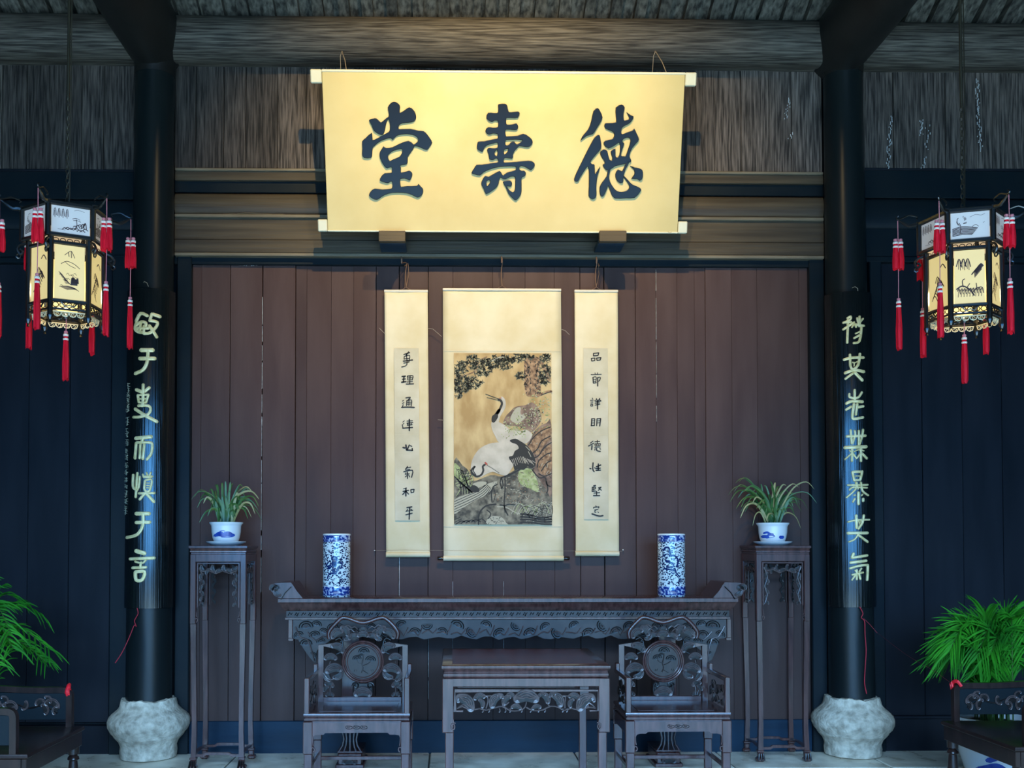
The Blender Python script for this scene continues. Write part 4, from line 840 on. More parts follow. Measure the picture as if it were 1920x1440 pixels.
# ================================================================== ARMCHAIRS BY THE ALTAR TABLE
def make_chair():
    r = thing('carved_armchair', (0, 0, 0)); BK = .215; FR = -.215
    bx = lambda q: (q-562)*.000748
    bz = lambda q: 1.1177-.000748*q
    def p(name, mb, mt=rosewood, bev=.002, sm=40): return mb.build(name, mt, r, smooth=sm, bevel=bev)
    # seat with waisted frame
    m = MB(); mould(m, -.320, .320, FR-.012, BK+.012, [(.004, .480), (0, .474), (0, .462), (.006, .456), (.010, .450), (.004, .444), (.004, .436), (.012, .430), (.012, .424)]); p('seat', m, bev=0)
    m = MB(); m.box(-.235, .235, FR+.05, BK-.05, .4795, .4825, .001); p('seat_panel', m, bev=0)
    # aprons
    for (y0, y1) in ((FR-.014, FR+.012), (BK-.012, BK+.008)):
        m = MB(); z1, z0 = .424, .366
        pl = [(-.323, z1), (.323, z1), (.323, .33), (.262, .33), (.258, .352), (.235, .358), (.20, .358), (.188, z0), (-.188, z0), (-.20, .358), (-.235, .358), (-.258, .352), (-.262, .33), (-.323, .33)]
        vs, fs = filled([pl], (y1-y0)/2); m.add([(v[0], v[1]+(y0+y1)/2, v[2]) for v in vs], fs); a = p('apron', m, bev=0, sm=0)
        if y0 < 0:
            m = MB(); m.bar([(x, y0-.001, z) for x, z in [(-.262, .335), (-.258, .350), (-.235, .356), (-.20, .356), (-.188, z0+.002), (.188, z0+.002), (.20, .356), (.235, .356), (.258, .350), (.262, .335)]], .004, .003); b_ = m.build('bead', rosewood, a)
            m = MB()
            for sx in (-1, 0, 1):
                m.tube([(sx*.045+.020*cos(t*.9)*(1-t/9), y0-.001, .396+.009*sin(t*.9)*(1-t/9)) for t in range(8)], .0018, 4, cap=False)
                m.tube([(sx*.045+.022*cos(t*.8+2), y0-.001, .396+.012*sin(t*.8+2)) for t in range(6)], .0016, 4, cap=False)
            m.build('apron_carving', rosecarve, a)
    for sx in (-1, 1):
        m = MB(); m.box(sx*.296, sx*.321, FR+.01, BK-.01, .352, .424); p('side_apron', m)
    # legs: thick above, hoofed lip, thinner below
    for sx in (-1, 1):
        for (yc, fr) in ((FR, 1), (BK, 0)):
            m = MB(); w = .058
            xo = sx*.323; xi = sx*(.323-w)
            m.box(xo, xi, yc-.02 if fr else yc-.012, yc+.03 if fr else yc+.014, .235, .43, .004)
            m.box(sx*.317, sx*.268, yc-.014, yc+.024 if fr else yc+.010, 0, .236, .004); l = p('leg', m, bev=0, sm=0)
            if fr:
                m = MB(); m.tube([(sx*(.262-.010*sin(t*.8)), yc-.015, .262-.014*cos(t*.8)) for t in range(7)], .005, 6); m.tube([(sx*.265, yc-.018, .345), (sx*.262, yc-.018, .30), (sx*.258, yc-.018, .285)], .004, 6); m.build('leg_curl', rosewood, l)
    m = MB(); m.box(-.27, .27, BK-.012, BK+.008, .105, .130, .003); p('stretcher', m, bev=0)
    for sx in (-1, 1): m = MB(); m.box(sx*.285, sx*.305, FR, BK, .130, .155, .003); p('stretcher', m, bev=0)
    m = MB(); m.box(-.27, .27, FR-.006, FR+.012, .068, .090, .003); p('foot_rail', m, bev=0)
    # back: rail, posts with shoulders
    y = BK-.008
    m = MB(); m.box(bx(200), bx(895), y-.012, y+.014, bz(868), bz(808), .003); m.box(bx(205), bx(890), y-.016, y, bz(958), bz(872), .003); p('back_rail', m, bev=0)
    for sx in (-1, 1):
        X = lambda q: bx(562+sx*(q-562))
        m = MB(); pts = [(X(925), y, bz(960)), (X(925), y, bz(368)), (X(812), y, bz(368))]
        m.bar(pts, .0175, .014); p('back_post', m)
        m = MB(); ruyi(m, X(775), bz(385), .052, 0.5*sx, y-.018, .012, 3); m.tube([(X(740)+sx*.0, y-.016, bz(330)), (X(735), y-.018, bz(360)), (X(750), y-.018, bz(420)), (X(790), y-.018, bz(440))], .006, 6); p('shoulder_carving', m, rosegloss, 0)
        m = MB(); ruyi(m, X(842), bz(470), .046, 0, y-.012, .008); twig(m, [(X(842), bz(500)), (X(850), bz(540)), (X(830), bz(580))], y-.012, .004)
        ruyi(m, X(812), bz(570), .062, -.15*sx, y-.014, .010, 4); ruyi(m, X(775), bz(625), .040, 2.6*sx, y-.012, .008, 2); ruyi(m, X(868), bz(630), .040, -1.9*sx, y-.012, .008, 2)
        twig(m, [(X(790), bz(640)), (X(830), bz(660)), (X(870), bz(650)), (X(905), bz(600))], y-.012, .004); p('side_carving', m, rosegloss, 0)
        m = MB(); ruyi(m, X(850), bz(700), .035, .3*sx, y-.012, .006, 2); ruyi(m, X(880), bz(735), .026, -.8*sx, y-.012, .006, 2); twig(m, [(X(820), bz(690)), (X(845), bz(740)), (X(840), bz(800))], y-.012, .004); twig(m, [(X(870), bz(760)), (X(855), bz(800))], y-.012, .003); ruyi(m, X(846), bz(790), .030, 0, y-.012, .006, 2); p('side_carving', m, rosegloss, 0)
    m = MB()
    for sx in (-1, 1):
        X = lambda q: bx(562+sx*(q-562)); m.tube([(X(562+62)+sx*.024*cos(t*.7)*(1-t/14), y-.016, bz(712)+.024*sin(t*.7)*(1-t/14)) for t in range(12)], .0045, 5)
        m.tube([(X(640), y-.014, bz(700)), (X(648), y-.014, bz(750)), (X(640), y-.014, bz(800))], .005, 5)
    ruyi(m, 0, bz(775), .062, 0, y-.016, .010, 4); m.box(-.055, .055, y-.004, y+.006, bz(805), bz(695)); p('splat_foot_carving', m, rosegloss, 0)
    # round medallion
    R = .136; cz = bz(505); o = MB(); o.m = 0; o.disc(0, cz, y-.016, R*.80, 40, t=.022); d = p('medallion', o, darkrose, 0)
    for rr, th, dy in ((R*.955, .0075, -.020), (R*.86, .0055, -.021), (R*.74, .0030, -.018)):
        m = MB(); m.tube([(rr*cos(2*pi*k/48), y+dy, cz+rr*sin(2*pi*k/48)) for k in range(48)], th, 8, closed=True); m.build('medallion_ring', rosewood, d)
    m = MB(); m.prism([(R*.93*cos(2*pi*k/40), cz+R*.93*sin(2*pi*k/40)) for k in range(40)], y-.010, y+.010); m.build('medallion_rim', rosewood, d)
    m = MB(); yy = y-.018
    for (px, pz, s_, rt) in ((570, 420, .034, 0), (510, 480, .028, .1), (628, 490, .032, -.1), (545, 455, .018, .3)): pine(m, bx(px), bz(pz), s_, rt, yy, .004)
    twig(m, [(bx(550), bz(600)), (bx(565), bz(560)), (bx(555), bz(525)), (bx(565), bz(480)), (bx(568), bz(440))], yy-.001, .004); twig(m, [(bx(560), bz(540)), (bx(600), bz(525)), (bx(628), bz(505))], yy-.001, .0028); twig(m, [(bx(558), bz(520)), (bx(525), bz(510)), (bx(512), bz(492))], yy-.001, .0028); twig(m, [(bx(565), bz(580)), (bx(590), bz(600)), (bx(605), bz(605))], yy-.001, .0026)
    for a in (490, 505, 640, 655): twig(m, [(bx(a), bz(590)), (bx(a+(6 if a < 562 else -6)), bz(572))], yy, .002)
    m.build('medallion_relief', [rosecarve, backing], d)
    # crest rail
    pts = [(270,308),(262,262),(283,222),(330,170),(372,132),(400,126),(450,137),(510,160),(562,170),(614,160),(674,137),(724,126),(752,132),(800,170),(845,222),(866,262),(855,308)]
    m = MB(); P3 = [(bx(a), y-.008, bz(b_)) for a, b_ in smooth_loop(pts, False, 2)]; m.tube(P3, .0135, 10); p('crest_rail', m, rosewood, 0, 80)
    m = MB()
    for sx in (-1, 1):
        X = lambda q: bx(562+sx*(q-562)); ruyi(m, X(790), bz(262), .050, -.6*sx, y-.008, .008, 3); ruyi(m, X(715), bz(240), .044, .9*sx, y-.008, .008, 3); ruyi(m, X(650), bz(290), .034, -.4*sx, y-.008, .008, 2); ruyi(m, X(690), bz(300), .030, 2.5*sx, y-.008, .006, 2)
        twig(m, [(X(720), bz(200)), (X(690), bz(190)), (X(660), bz(215)), (X(640), bz(200)), (X(610), bz(225))], y-.010, .004); twig(m, [(X(640), bz(250)), (X(670), bz(225)), (X(690), bz(240))], y-.010, .004)
        m.tube([(X(800), y-.010, bz(318)), (X(765), y-.012, bz(300)), (X(742), y-.012, bz(320)), (X(758), y-.012, bz(336))], .006, 6)
    ruyi(m, 0, bz(275), .042, 0, y-.010, .010, 3); ruyi(m, 0, bz(225), .024, 0, y-.010, .006, 2); p('crest_carving', m, rosegloss, 0)
    # arms: front post, top rail running back, carved panel under it
    for sx in (-1, 1):
        xo = sx*.302
        m = MB(); m.box(xo-.0165, xo+.0165, FR-.012, FR+.02, .474, .688, .004); p('arm_post', m, bev=0)
        m = MB(); m.box(xo-.015, xo+.015, FR-.012, y, .664, .692, .004); m.box(xo-.013, xo+.013, y-.05, y, .66, .73, .004); p('arm_rail', m, bev=0)
        m = MB()
        for (yy, z_, s_, rt) in ((-.13, .60, .05, .3), (-.03, .585, .055, -.3), (.07, .60, .055, .4), (.14, .56, .045, -.5), (-.13, .53, .04, 2.8), (0, .52, .045, 0), (.1, .52, .035, 2.0)):
            k = len(m.v); ruyi(m, 0, 0, s_, rt, 0, .006, 3)
            for i in range(k, len(m.v)): a, b2, c2 = m.v[i]; m.v[i] = (xo-sx*(.006-b2), yy+a, z_+c2)
        p('arm_carving', m, rosecarve, 0)
    return r
chair = make_chair()
chair.location = (P(681, 1300, 6.43).x, 6.215, 0); tag(chair, 'carved dark rosewood armchair with round medallion back, left of the square table', 'chair', 'carved armchairs beside the square table')
c2 = copy_tree(chair); c2.location = (P(1242.5, 1300, 6.43).x, 6.215, 0); c2['label'] = 'carved dark rosewood armchair with round medallion back, right of the square table'

# ================================================================== SQUARE TABLE
TF, TB = 5.54, 6.44
xl, xr = P(828, 1300, TF).x, P(1145, 1300, TF).x
TZ = lambda q: P(986, 1190+q/5.0526, TF).z
TX = lambda q: P(800+q/5.0526, 1330, TF).x
tb = thing('square_table', ((xl+xr)/2, (TF+TB)/2, 0), 'square dark rosewood table with carved apron, standing between the two armchairs', 'table')
def tp(name, mb, mt=rosewood, bev=0.0, sm=40): return mb.build(name, mt, tb, world=True, smooth=sm, bevel=bev)
zt = TZ(290); m = MB(); mould(m, xl, xr, TF, TB, [(.006, zt), (0, zt-.005), (0, zt-.018), (.005, zt-.024), (.012, zt-.030), (.016, zt-.037), (.012, zt-.042), (.014, zt-.046), (.010, zt-.050), (.010, zt-.060), (.016, TZ(412))]); tp('table_top', m)
m = MB(); m.box(xl+.06, xr-.06, TF+.06, TB-.06, zt-.002, zt+.0015, .001); tp('top_panel', m, tabletopred)
m = MB(); m.box(xl+.004, xr-.004, TF+.004, TF+.045, TZ(495), TZ(414), .003); tp('apron_rail', m)
m = MB(); m.box(xl+.004, xr-.004, TB-.045, TB-.004, TZ(495), TZ(414), .003); tp('apron_rail', m)
for sx in (0, 1):
    X0 = xl+.004 if sx == 0 else xr-.049; m = MB(); m.box(X0, X0+.045, TF+.046, TB-.046, TZ(495), TZ(414), .003); tp('apron_rail', m)
w = TX(250)-TX(140)
for sx in (-1, 1):
    for yf in (1, 0):
        xo = xl+.003 if sx < 0 else xr-.003; ya, yb = (TF+.003, TF+.003+w) if yf else (TB-.003-w, TB-.003)
        m = MB(); m.box(xo, xo-sx*w, ya, yb, TZ(930), TZ(414)-.001, .004); i0, i1 = .018, w-.0; m.box(xo-sx*.017, xo-sx*.072*1.0 if False else xo-sx*(w-.000), ya+.012, yb-.006, 0, TZ(928), .004)
        l = tp('leg', m, sm=0)
        if yf:
            m = MB(); xi = xo-sx*w; m.tube([(xi-sx*.010*sin(t*.75)+sx*.004, ya-.002, TZ(870)-.017*cos(t*.75)) for t in range(9)], .0045, 6); m.tube([(xi+sx*.003, ya-.002, TZ(800)), (xi+sx*.001, ya-.002, TZ(830)), (xi-sx*.010, ya-.002, TZ(838))], .004, 6); m.build('leg_curl', rosewood, l, world=True)
yb = TF+.012
m = MB(); m.bar([(TX(345), yb, TZ(724)), (TX(268), yb, TZ(724)), (TX(268), yb, TZ(532)), (TX(1625), yb, TZ(532)), (TX(1625), yb, TZ(724)), (TX(1545), yb, TZ(724))], .0045, .008); tp('apron_frame', m, rosewood)
m = MB(); S = 1/5.0526/F*TF; cy = yb
for (a, b_, s_, rt) in ((945, 600, 125, 0), (370, 640, 110, -.75), (330, 600, 60, .6), (1500, 640, 110, .75), (1555, 600, 60, -.6), (650, 625, 85, .95), (1240, 615, 85, -.95), (500, 590, 62, .2), (520, 650, 50, -1.2), (1400, 590, 62, -.2), (1370, 650, 50, 1.2), (755, 620, 62, .9), (800, 575, 44, -.3), (1125, 600, 68, -.9), (1090, 575, 44, .3), (850, 690, 55, -.2), (1040, 690, 50, .2), (700, 580, 40, -.5), (1190, 570, 40, .4)):
    ruyi(m, TX(a), TZ(b_), s_*S, rt, cy-.004-.004*random.random(), .010, 4 if s_ > 80 else 3)
for pts in ([(290,700),(340,680),(420,715),(500,700),(560,715),(640,695),(720,680),(790,720),(880,720),(930,690),(945,640)], [(945,690),(1010,720),(1100,715),(1170,680),(1250,690),(1300,720),(1370,700),(1440,715),(1540,690),(1600,700)], [(560,700),(580,640),(575,590),(540,580),(630,580)], [(1310,700),(1310,640),(1315,590),(1270,582),(1350,582)], [(740,650),(720,690),(780,640)], [(1140,640),(1170,690)], [(300,690),(350,660),(400,700)], [(1590,690),(1540,650),(1500,700)]):
    twig(m, [(TX(a), TZ(b_)) for a, b_ in pts], cy-.006, .0042)
for a in (530, 590, 690, 745, 790, 900, 985, 1060, 1120, 1290, 1330): twig(m, [(TX(a), TZ(700)), (TX(a+8), TZ(725)), (TX(a-4), TZ(738))], cy-.004, .0034)
tp('apron_carving', m, rosegloss)
mirror_y = MB(); 
m = MB(); m.box(TX(300), TX(1590), TB-.02, TB-.012, TZ(720), TZ(500), .002); tp('apron_panel', m)

# ================================================================== LONG ALTAR TABLE
DF, DB = 6.60, 6.98
DX = lambda px: P(px, 1130, DF).x
DZ = lambda py: P(950, py, DF).z
dk = thing('altar_table', (DX(952), (DF+DB)/2, 0), 'long dark rosewood altar table with upturned scroll ends against the wall', 'table')
def dp(name, mb, mt=rosewood, bev=0.0, sm=40, par=None): return mb.build(name, mt, par or dk, world=True, smooth=sm, bevel=bev)
x0, x1 = DX(521), DX(1384)
m = MB(); mould(m, x0, x1, DF, DB, [(.008, DZ(1121)), (0, DZ(1122.5)), (0, DZ(1129)), (.008, DZ(1131)), (.014, DZ(1134)), (.018, DZ(1137)), (.026, DZ(1140)), (.034, DZ(1143)), (.040, DZ(1145)), (.046, DZ(1146))]); top = dp('table_top', m)
m = MB(); m.box(x0+.048, x1-.048, DF+.048, DB-.03, DZ(1158), DZ(1146)); fr = dp('frieze', m, darkrose)
m = MB(); yy = DF+.046
for k in range(66):
    xx = x0+.075+(x1-x0-.15)*k/65; h = DZ(1152)
    m.tube([(xx-.014, yy, h-.008), (xx-.004, yy-.001, h+.010), (xx+.006, yy, h-.004), (xx+.013, yy, h+.009)], .0028, 4, cap=False)
    if k % 2: m.tube([(xx, yy, h-.012), (xx, yy-.004, h-.006)], .004, 5)
dp('frieze_carving', m, rosegloss, par=fr)
m = MB(); m.box(x0+.040, x1-.040, DF+.040, DF+.07, DZ(1162.5), DZ(1158), .002); dp('lower_bead', m)
m = MB(); m.box(x0+.044, x1-.044, DF+.06, DB-.02, DZ(1162), DZ(1158)); dp('underframe', m)
# apron with wavy lower edge, end brackets and carving
rn = random.Random(4)
ap = [(DX(547), DZ(1163)), (DX(1366), DZ(1163))]
low = [(1366, 1198), (1352, 1200), (1346, 1222), (1338, 1240), (1329, 1244), (1322, 1226), (1306, 1213), (1290, 1206)]
n = 46
for k in range(n+1):
    px = 1275-(1275-625)*k/n; low.append((px, 1197+3.2*sin(k*1.9)+rn.uniform(-1.5, 1.5)))
low += [(612, 1206), (598, 1213), (592, 1222), (590, 1244), (584, 1240), (573, 1226), (565, 1214), (557, 1200), (547, 1198)]
poly = [(DX(a), DZ(b_)) for a, b_ in low]
vs, fs = filled([ap+poly], .007); m = MB(); m.add([(v[0], v[1]+DF+.062, v[2]) for v in vs], fs); apron = dp('apron', m, backing, sm=0)
m = MB(); tw = MB(); sc = DF/F
def dpine(a, b_, s_, rt): pine(m, DX(a), DZ(b_), s_*sc, rt, DF+.050, .008)
for k in range(24):
    px = 640+k*27.2; dpine(px+rn.uniform(-3, 3), 1180+(7 if k % 2 else -5)+rn.uniform(-2, 2), rn.uniform(9.5, 12.5), rn.uniform(-.6, .6)+(0 if k % 3 else 2.8))
    twig(tw, [(DX(px-12), DZ(1190+rn.uniform(-3, 3))), (DX(px), DZ(1184+rn.uniform(-5, 5))), (DX(px+8), DZ(1192+rn.uniform(-4, 2))), (DX(px+16), DZ(1176+rn.uniform(-4, 4)))], DF+.050, .0042)
for (a, b_, s_, rt) in ((572, 1176, 13, .1), (592, 1172, 9, -.2), (558, 1192, 9, .4), (572, 1208, 11, 0), (588, 1192, 10, .3), (606, 1186, 9, -.4), (586, 1230, 7, -.8), (622, 1178, 10, .2), (600, 1204, 8, .2),
                        (1340, 1176, 13, -.1), (1318, 1172, 9, .2), (1354, 1192, 9, -.4), (1340, 1208, 11, 0), (1322, 1192, 10, -.3), (1304, 1186, 9, .4), (1332, 1230, 7, .8), (1292, 1178, 10, -.2), (1312, 1204, 8, -.2)): dpine(a, b_, s_, rt)
for pts in ([(552,1176),(562,1196),(575,1200),(583,1222),(588,1240)], [(575,1186),(590,1202),(604,1194),(620,1200)], [(1362,1176),(1350,1196),(1338,1200),(1332,1222),(1330,1240)], [(1338,1186),(1322,1202),(1308,1194),(1294,1200)]): twig(tw, [(DX(a), DZ(b_)) for a, b_ in pts], DF+.048, .005)
tag(dp('pine_heads', m, rosecarve, par=apron), kind='stuff'); tw.m = 0; dp('carved_branches', tw, rosegloss, par=apron)
for a, b_ in ((538, 546.5), (1366.5, 1375)):
    m = MB(); m.box(DX(a), DX(b_), DF+.05, DB-.03, DZ(1201), DZ(1162), .003); m.box(DX(a if a < 900 else a-2), DX(b_+2 if a < 900 else b_), DF+.046, DF+.060, DZ(1203), DZ(1197), .003); dp('end_board', m)
# upturned ends
for sx in (-1, 1):
    X = lambda px: DX(px if sx < 0 else 1905-px); pr = [(X(568), DZ(1122)), (X(556), DZ(1108)), (X(549), DZ(1097)), (X(545), DZ(1092)), (X(524), DZ(1092.5)), (X(512), DZ(1094)), (X(505), DZ(1098)), (X(505), DZ(1104)), (X(511), DZ(1111)), (X(519), DZ(1117)), (X(524), DZ(1124)), (X(530), DZ(1126))]
    vs, fs = filled([pr], (DB-DF-.01)/2); m = MB(); m.add([(v[0], v[1]+(DF+DB)/2, v[2]) for v in vs], fs); e = dp('upturned_end', m, sm=30)
    m = MB(); cx, cz = X(516), DZ(1103)
    for k in range(3): m.tube([(cx+(.030-.008*k)*cos(t*.6)*(1-t/26), DF-.002, cz+(.026-.008*k)*sin(t*.6)*(1-t/26)) for t in range(14)], .0035, 5)
    ruyi(m, X(519), DZ(1112), .032, 2.4*-sx, DF-.003, .006, 3); ruyi(m, X(510), DZ(1100), .026, .9*-sx, DF-.004, .006, 2); m.tube([(X(527), DF-.002, DZ(1124)), (X(534), DF-.002, DZ(1112)), (X(546), DF-.002, DZ(1100))], .003, 5); dp('scroll_carving', m, rosecarve, par=e)
# pedestal legs with fluted waist and carved foot
for pxc in (655.5, 1255):
    cx = DX(pxc); w = .062
    m = MB(); m.box(cx-w, cx+w, DF+.07, DF+.14, DZ(1372), DZ(1162), .006); m.box(cx-w, cx+w, DB-.12, DB-.05, DZ(1372), DZ(1162), .006)
    for a in (-1, 1): m.box(cx+a*(w+.002)-.006, cx+a*(w+.002)+.006, DF+.14, DB-.12, .25, 1.0, .002)
    l = dp('leg', m)
    m = MB()
    for a in (-.055, -.03, 0, .03, .055):
        k = a/.055; m.tube([(cx+a*.9, DF+.062, DZ(1376)), (cx+a*.75, DF+.060, DZ(1388)), (cx+a*.9, DF+.056, DZ(1400)), (cx+a*1.35, DF+.052, DZ(1411))], .008, 6)
    for zz_, ww in ((DZ(1374), .070), (DZ(1412), .085)): m.box(cx-ww, cx+ww, DF+.045, DB-.04, zz_-.006, zz_+.008, .003)
    dp('fluted_waist', m, rosewood, par=l)
    m = MB(); m.box(cx-.082, cx+.082, DF+.045, DB-.04, .012, DZ(1414), .008); m.box(cx-.095, cx+.095, DF+.035, DB-.03, .0, .03, .006)
    dp('foot', m, rosewood, par=l)
    m = MB(); ruyi(m, cx, .05, .05, 0, DF+.030, .006, 3); dp('foot_carving', m, rosecarve, par=l)

# ================================================================== TALL PLANT STANDS
def make_stand():
    r = thing('plant_stand', (0, 0, 0)); h = 1.490; w = .194; d = .19
    mb_ = MB(); mould(mb_, -w, w, -d, d, [(.004, h), (0, h-.003), (0, h-.016), (.006, h-.022), (.010, h-.030), (.007, h-.034), (.007, h-.044), (.013, h-.048), (.013, h-.058)]); mb_.build('stand_top', rosewood, r)
    z1 = h-.058
    for s in (-1, 1):
        m = MB(); m.box(-w+.008, w-.008, s*(d-.008), s*(d-.045), z1-.052, z1, .003); m.build('top_rail', rosewood, r, smooth=0)
        m = MB(); m.box(s*(w-.008), s*(w-.045), -d+.046, d-.046, z1-.052, z1, .003); m.build('top_rail', rosewood, r, smooth=0)
    for sx in (-1, 1):
        for sy in (-1, 1):
            m = MB(); m.box(sx*(w-.007), sx*(w-.047), sy*(d-.007), sy*(d-.047), .965, z1-.002, .004)
            m.bar([(sx*(w-.029), sy*(d-.029), .966), (sx*(w-.031), sy*(d-.030), .8), (sx*(w-.036), sy*(d-.036), .5), (sx*(w-.038), sy*(d-.038), .25), (sx*(w-.034), sy*(d-.034), .075)], [.0185, .017, .0155, .0155, .017], .0165)
            l = m.build('leg', rosewood, r, smooth=30)
            m = MB(); m.box(sx*(w-.010), sx*(w-.056), sy*(d-.010), sy*(d-.056), .062, .078, .003); m.box(sx*(w-.014), sx*(w-.052), sy*(d-.014), sy*(d-.052), .028, .064, .006); m.box(sx*(w-.002), sx*(w-.058), sy*(d-.002), sy*(d-.058), .0, .030, .010)
            f = m.build('foot', rosewood, l, smooth=0)
            if sy < 0:
                m = MB(); cx = sx*(w-.032)
                for a in (-.014, 0, .014): m.tube([(cx+a, -d+.004, .058), (cx+a*1.2, -d-.003, .035), (cx+a*1.5, -d-.002, .012)], .006, 5)
                m.build('claw_carving', rosecarve, f)
                m = MB(); m.tube([(sx*(w-.052-.009*sin(t*.75)), -d+.006, .992-.013*cos(t*.75)) for t in range(8)], .004, 6); m.tube([(sx*(w-.05), -d+.006, 1.05), (sx*(w-.052), -d+.006, 1.02), (sx*(w-.060), -d+.006, 1.012)], .0035, 6); m.build('leg_curl', rosewood, l)
    # hanging openwork panels on all four sides
    rn = random.Random(8)
    for side_ in range(4):
        m = MB(); hw = w-.056; zb = 1.085; zt = z1-.062
        m.bar([(-hw, 0, zb-.01), (-hw, 0, zt), (hw, 0, zt), (hw, 0, zb-.01)], .0035, .006)
        fr_ = m
        c = MB()
        for k in range(7): ruyi(c, -hw+.03+(2*hw-.06)*k/6, zt-.035-(.018 if k % 2 else 0), .026, rn.uniform(-1, 1)+(0 if k % 2 else 2.6), .0, .007, 2)
        for s in (-1, 1):
            for k in range(6): ruyi(c, s*(hw-.024-.006*(k % 2)), zt-.085-k*.038, .024-.0012*k, s*(.8 if k % 2 else -1.2), .001, .007, 2)
            twig(c, [(s*(hw-.008), zt-.03), (s*(hw-.034), zt-.10), (s*(hw-.012), zt-.16), (s*(hw-.032), zt-.22), (s*(hw-.010), zb+.0)], -.003, .0035)
        twig(c, [(-hw+.02, zt-.06), (-hw*.5, zt-.045), (-.02, zt-.068), (.03, zt-.05), (hw*.5, zt-.066), (hw-.02, zt-.05)], -.003, .0035)
        for q in (fr_, c):
            def tr(v, s_=side_):
                if s_ == 0: return Vector((v.x, -d+.022+v.y, v.z))
                if s_ == 1: return Vector((v.x, d-.022-v.y, v.z))
                if s_ == 2: return Vector((w-.022-v.y, v.x, v.z))
                return Vector((-w+.022+v.y, v.x, v.z))
            q.xf(tr)
        a = fr_.build('panel_frame', rosewood, r); c.build('openwork_carving', rosecarve, a)
    zr = .098; wi = w-.045
    for s in (-1, 1):
        m = MB(); m.bar([(-wi, s*(d-.033), zr-.008), (-wi*.62, s*(d-.033), zr-.008), (-wi*.5, s*(d-.033), zr+.004), (wi*.5, s*(d-.033), zr+.004), (wi*.62, s*(d-.033), zr-.008), (wi, s*(d-.033), zr-.008)], .008, .010); m.build('stretcher', rosewood, r, smooth=0)
        m = MB(); m.bar([(s*(w-.034), -d+.045, zr-.004), (s*(w-.034), 0, zr+.006), (s*(w-.034), d-.045, zr-.004)], .008, .008, axis=(1, 0, 0)); m.build('stretcher', rosewood, r, smooth=0)
    return r
stand = make_stand(); sL = P(407.5, 1200, 6.62); sR = P(1469.5, 1200, 6.79)
stand.location = (sL.x, 6.62+.19, 0); tag(stand, 'tall narrow dark rosewood plant stand with carved panels beside the left column', 'plant stand', 'tall plant stands')
st2 = copy_tree(stand); st2.location = (sR.x, 6.785+.19, 0); st2['label'] = 'tall narrow dark rosewood plant stand with carved panels beside the right column'

# ================================================================== HAT-STAND VASES ON THE ALTAR TABLE
def vase(pxc, label, fig):
    c = P(pxc, 1118, 6.78); z0 = DZ(1121)+.001; s = 6.78/F; R = 25.5*s; H_ = P(pxc, 1001, 6.78).z-z0
    r = thing('cylinder_vase', (c.x, 6.78, z0), label, 'vase', 'blue and white cylinder vases')
    m = MB(); m.lathe([(R*.97, .000), (R, .006), (R, .07), (R, H_*.5), (R, H_-.054), (R, H_-.004), (R*.97, H_), (R*.90, H_), (R*.88, H_-.03), (R*.88, .03)], n=48); m.build('body', vaseglaze, r)
    m = MB(); m.lathe([(R+.0006, H_-.055), (R+.0012, H_-.052), (R+.0012, H_-.013), (R+.0006, H_-.011)], n=48, cap=False); m.build('rim_band', bandglaze, r)
    m = MB(); m.lathe([(R+.0006, .010), (R+.0012, .012), (R+.0012, .068), (R+.0006, .070)], n=48, cap=False); m.build('foot_band', bandglaze, r)
    m = MB(); m.lathe([(R+.0014, H_-.010), (R+.0014, H_-.001), (R*.95, H_+.002), (R*.9, H_)], n=48, cap=False); m.lathe([(R+.0014, .070), (R+.0014, .074)], n=48, cap=False); m.build('white_line', porcelain, r)
    m = MB()                                                       # painted dragon on the front
    for w_, pts in fig:
        q = smooth_loop([((a-330)/10.286*s, (1405-b_)/10.286*s+0.0) for a, b_ in pts], False, 3) if len(pts) > 2 else [((a-330)/10.286*s, (1405-b_)/10.286*s) for a, b_ in pts]
        k = len(m.v); flat_stroke(m, resample(q, .004) if len(q) < 3 else q, w_/10.286*s, 0)
        for i in range(k, len(m.v)): x, _, z = m.v[i]; x = max(-R*.98, min(R*.98, x)); m.v[i] = (x, -math.sqrt(max(0, R*R-x*x))-.0012, z)
    m.build('painted_dragon', cobaltdk, r, smooth=0)
    return r
vase(631, 'blue and white porcelain cylinder vase on the left half of the altar table', [(34,[(275,700),(270,660),(315,640),(360,665),(355,710)]),(20,[(300,680),(330,690)]),(70,[(300,725),(300,800)]),(60,[(335,730),(330,810)]),(30,[(250,790),(200,830),(160,800),(190,760)]),(28,[(190,870),(230,860),(260,820)]),(26,[(380,760),(440,750),(460,800),(440,860)]),(28,[(440,860),(390,840),(370,900),(350,950)]),(60,[(300,870),(310,950)]),(30,[(350,960),(290,960),(240,950),(200,1000),(180,1050)]),(34,[(400,960),(430,930)]),(12,[(160,790),(140,830)]),(14,[(390,700),(430,680)])])
vase(1259, 'blue and white porcelain cylinder vase on the right half of the altar table', [(34,[(140,520),(170,470),(215,465),(240,500),(245,560),(270,620)]),(36,[(270,620),(330,620),(390,680),(400,760),(370,830)]),(44,[(180,720),(240,740)]),(30,[(240,740),(310,780),(300,830),(230,840),(190,820)]),(34,[(150,870),(220,880),(300,890),(350,900)]),(26,[(340,900),(380,970),(430,1010)]),(24,[(270,940),(310,970)]),(18,[(130,640),(160,600),(220,590),(240,640)]),(14,[(400,600),(430,620)]),(16,[(180,650),(200,670)])])

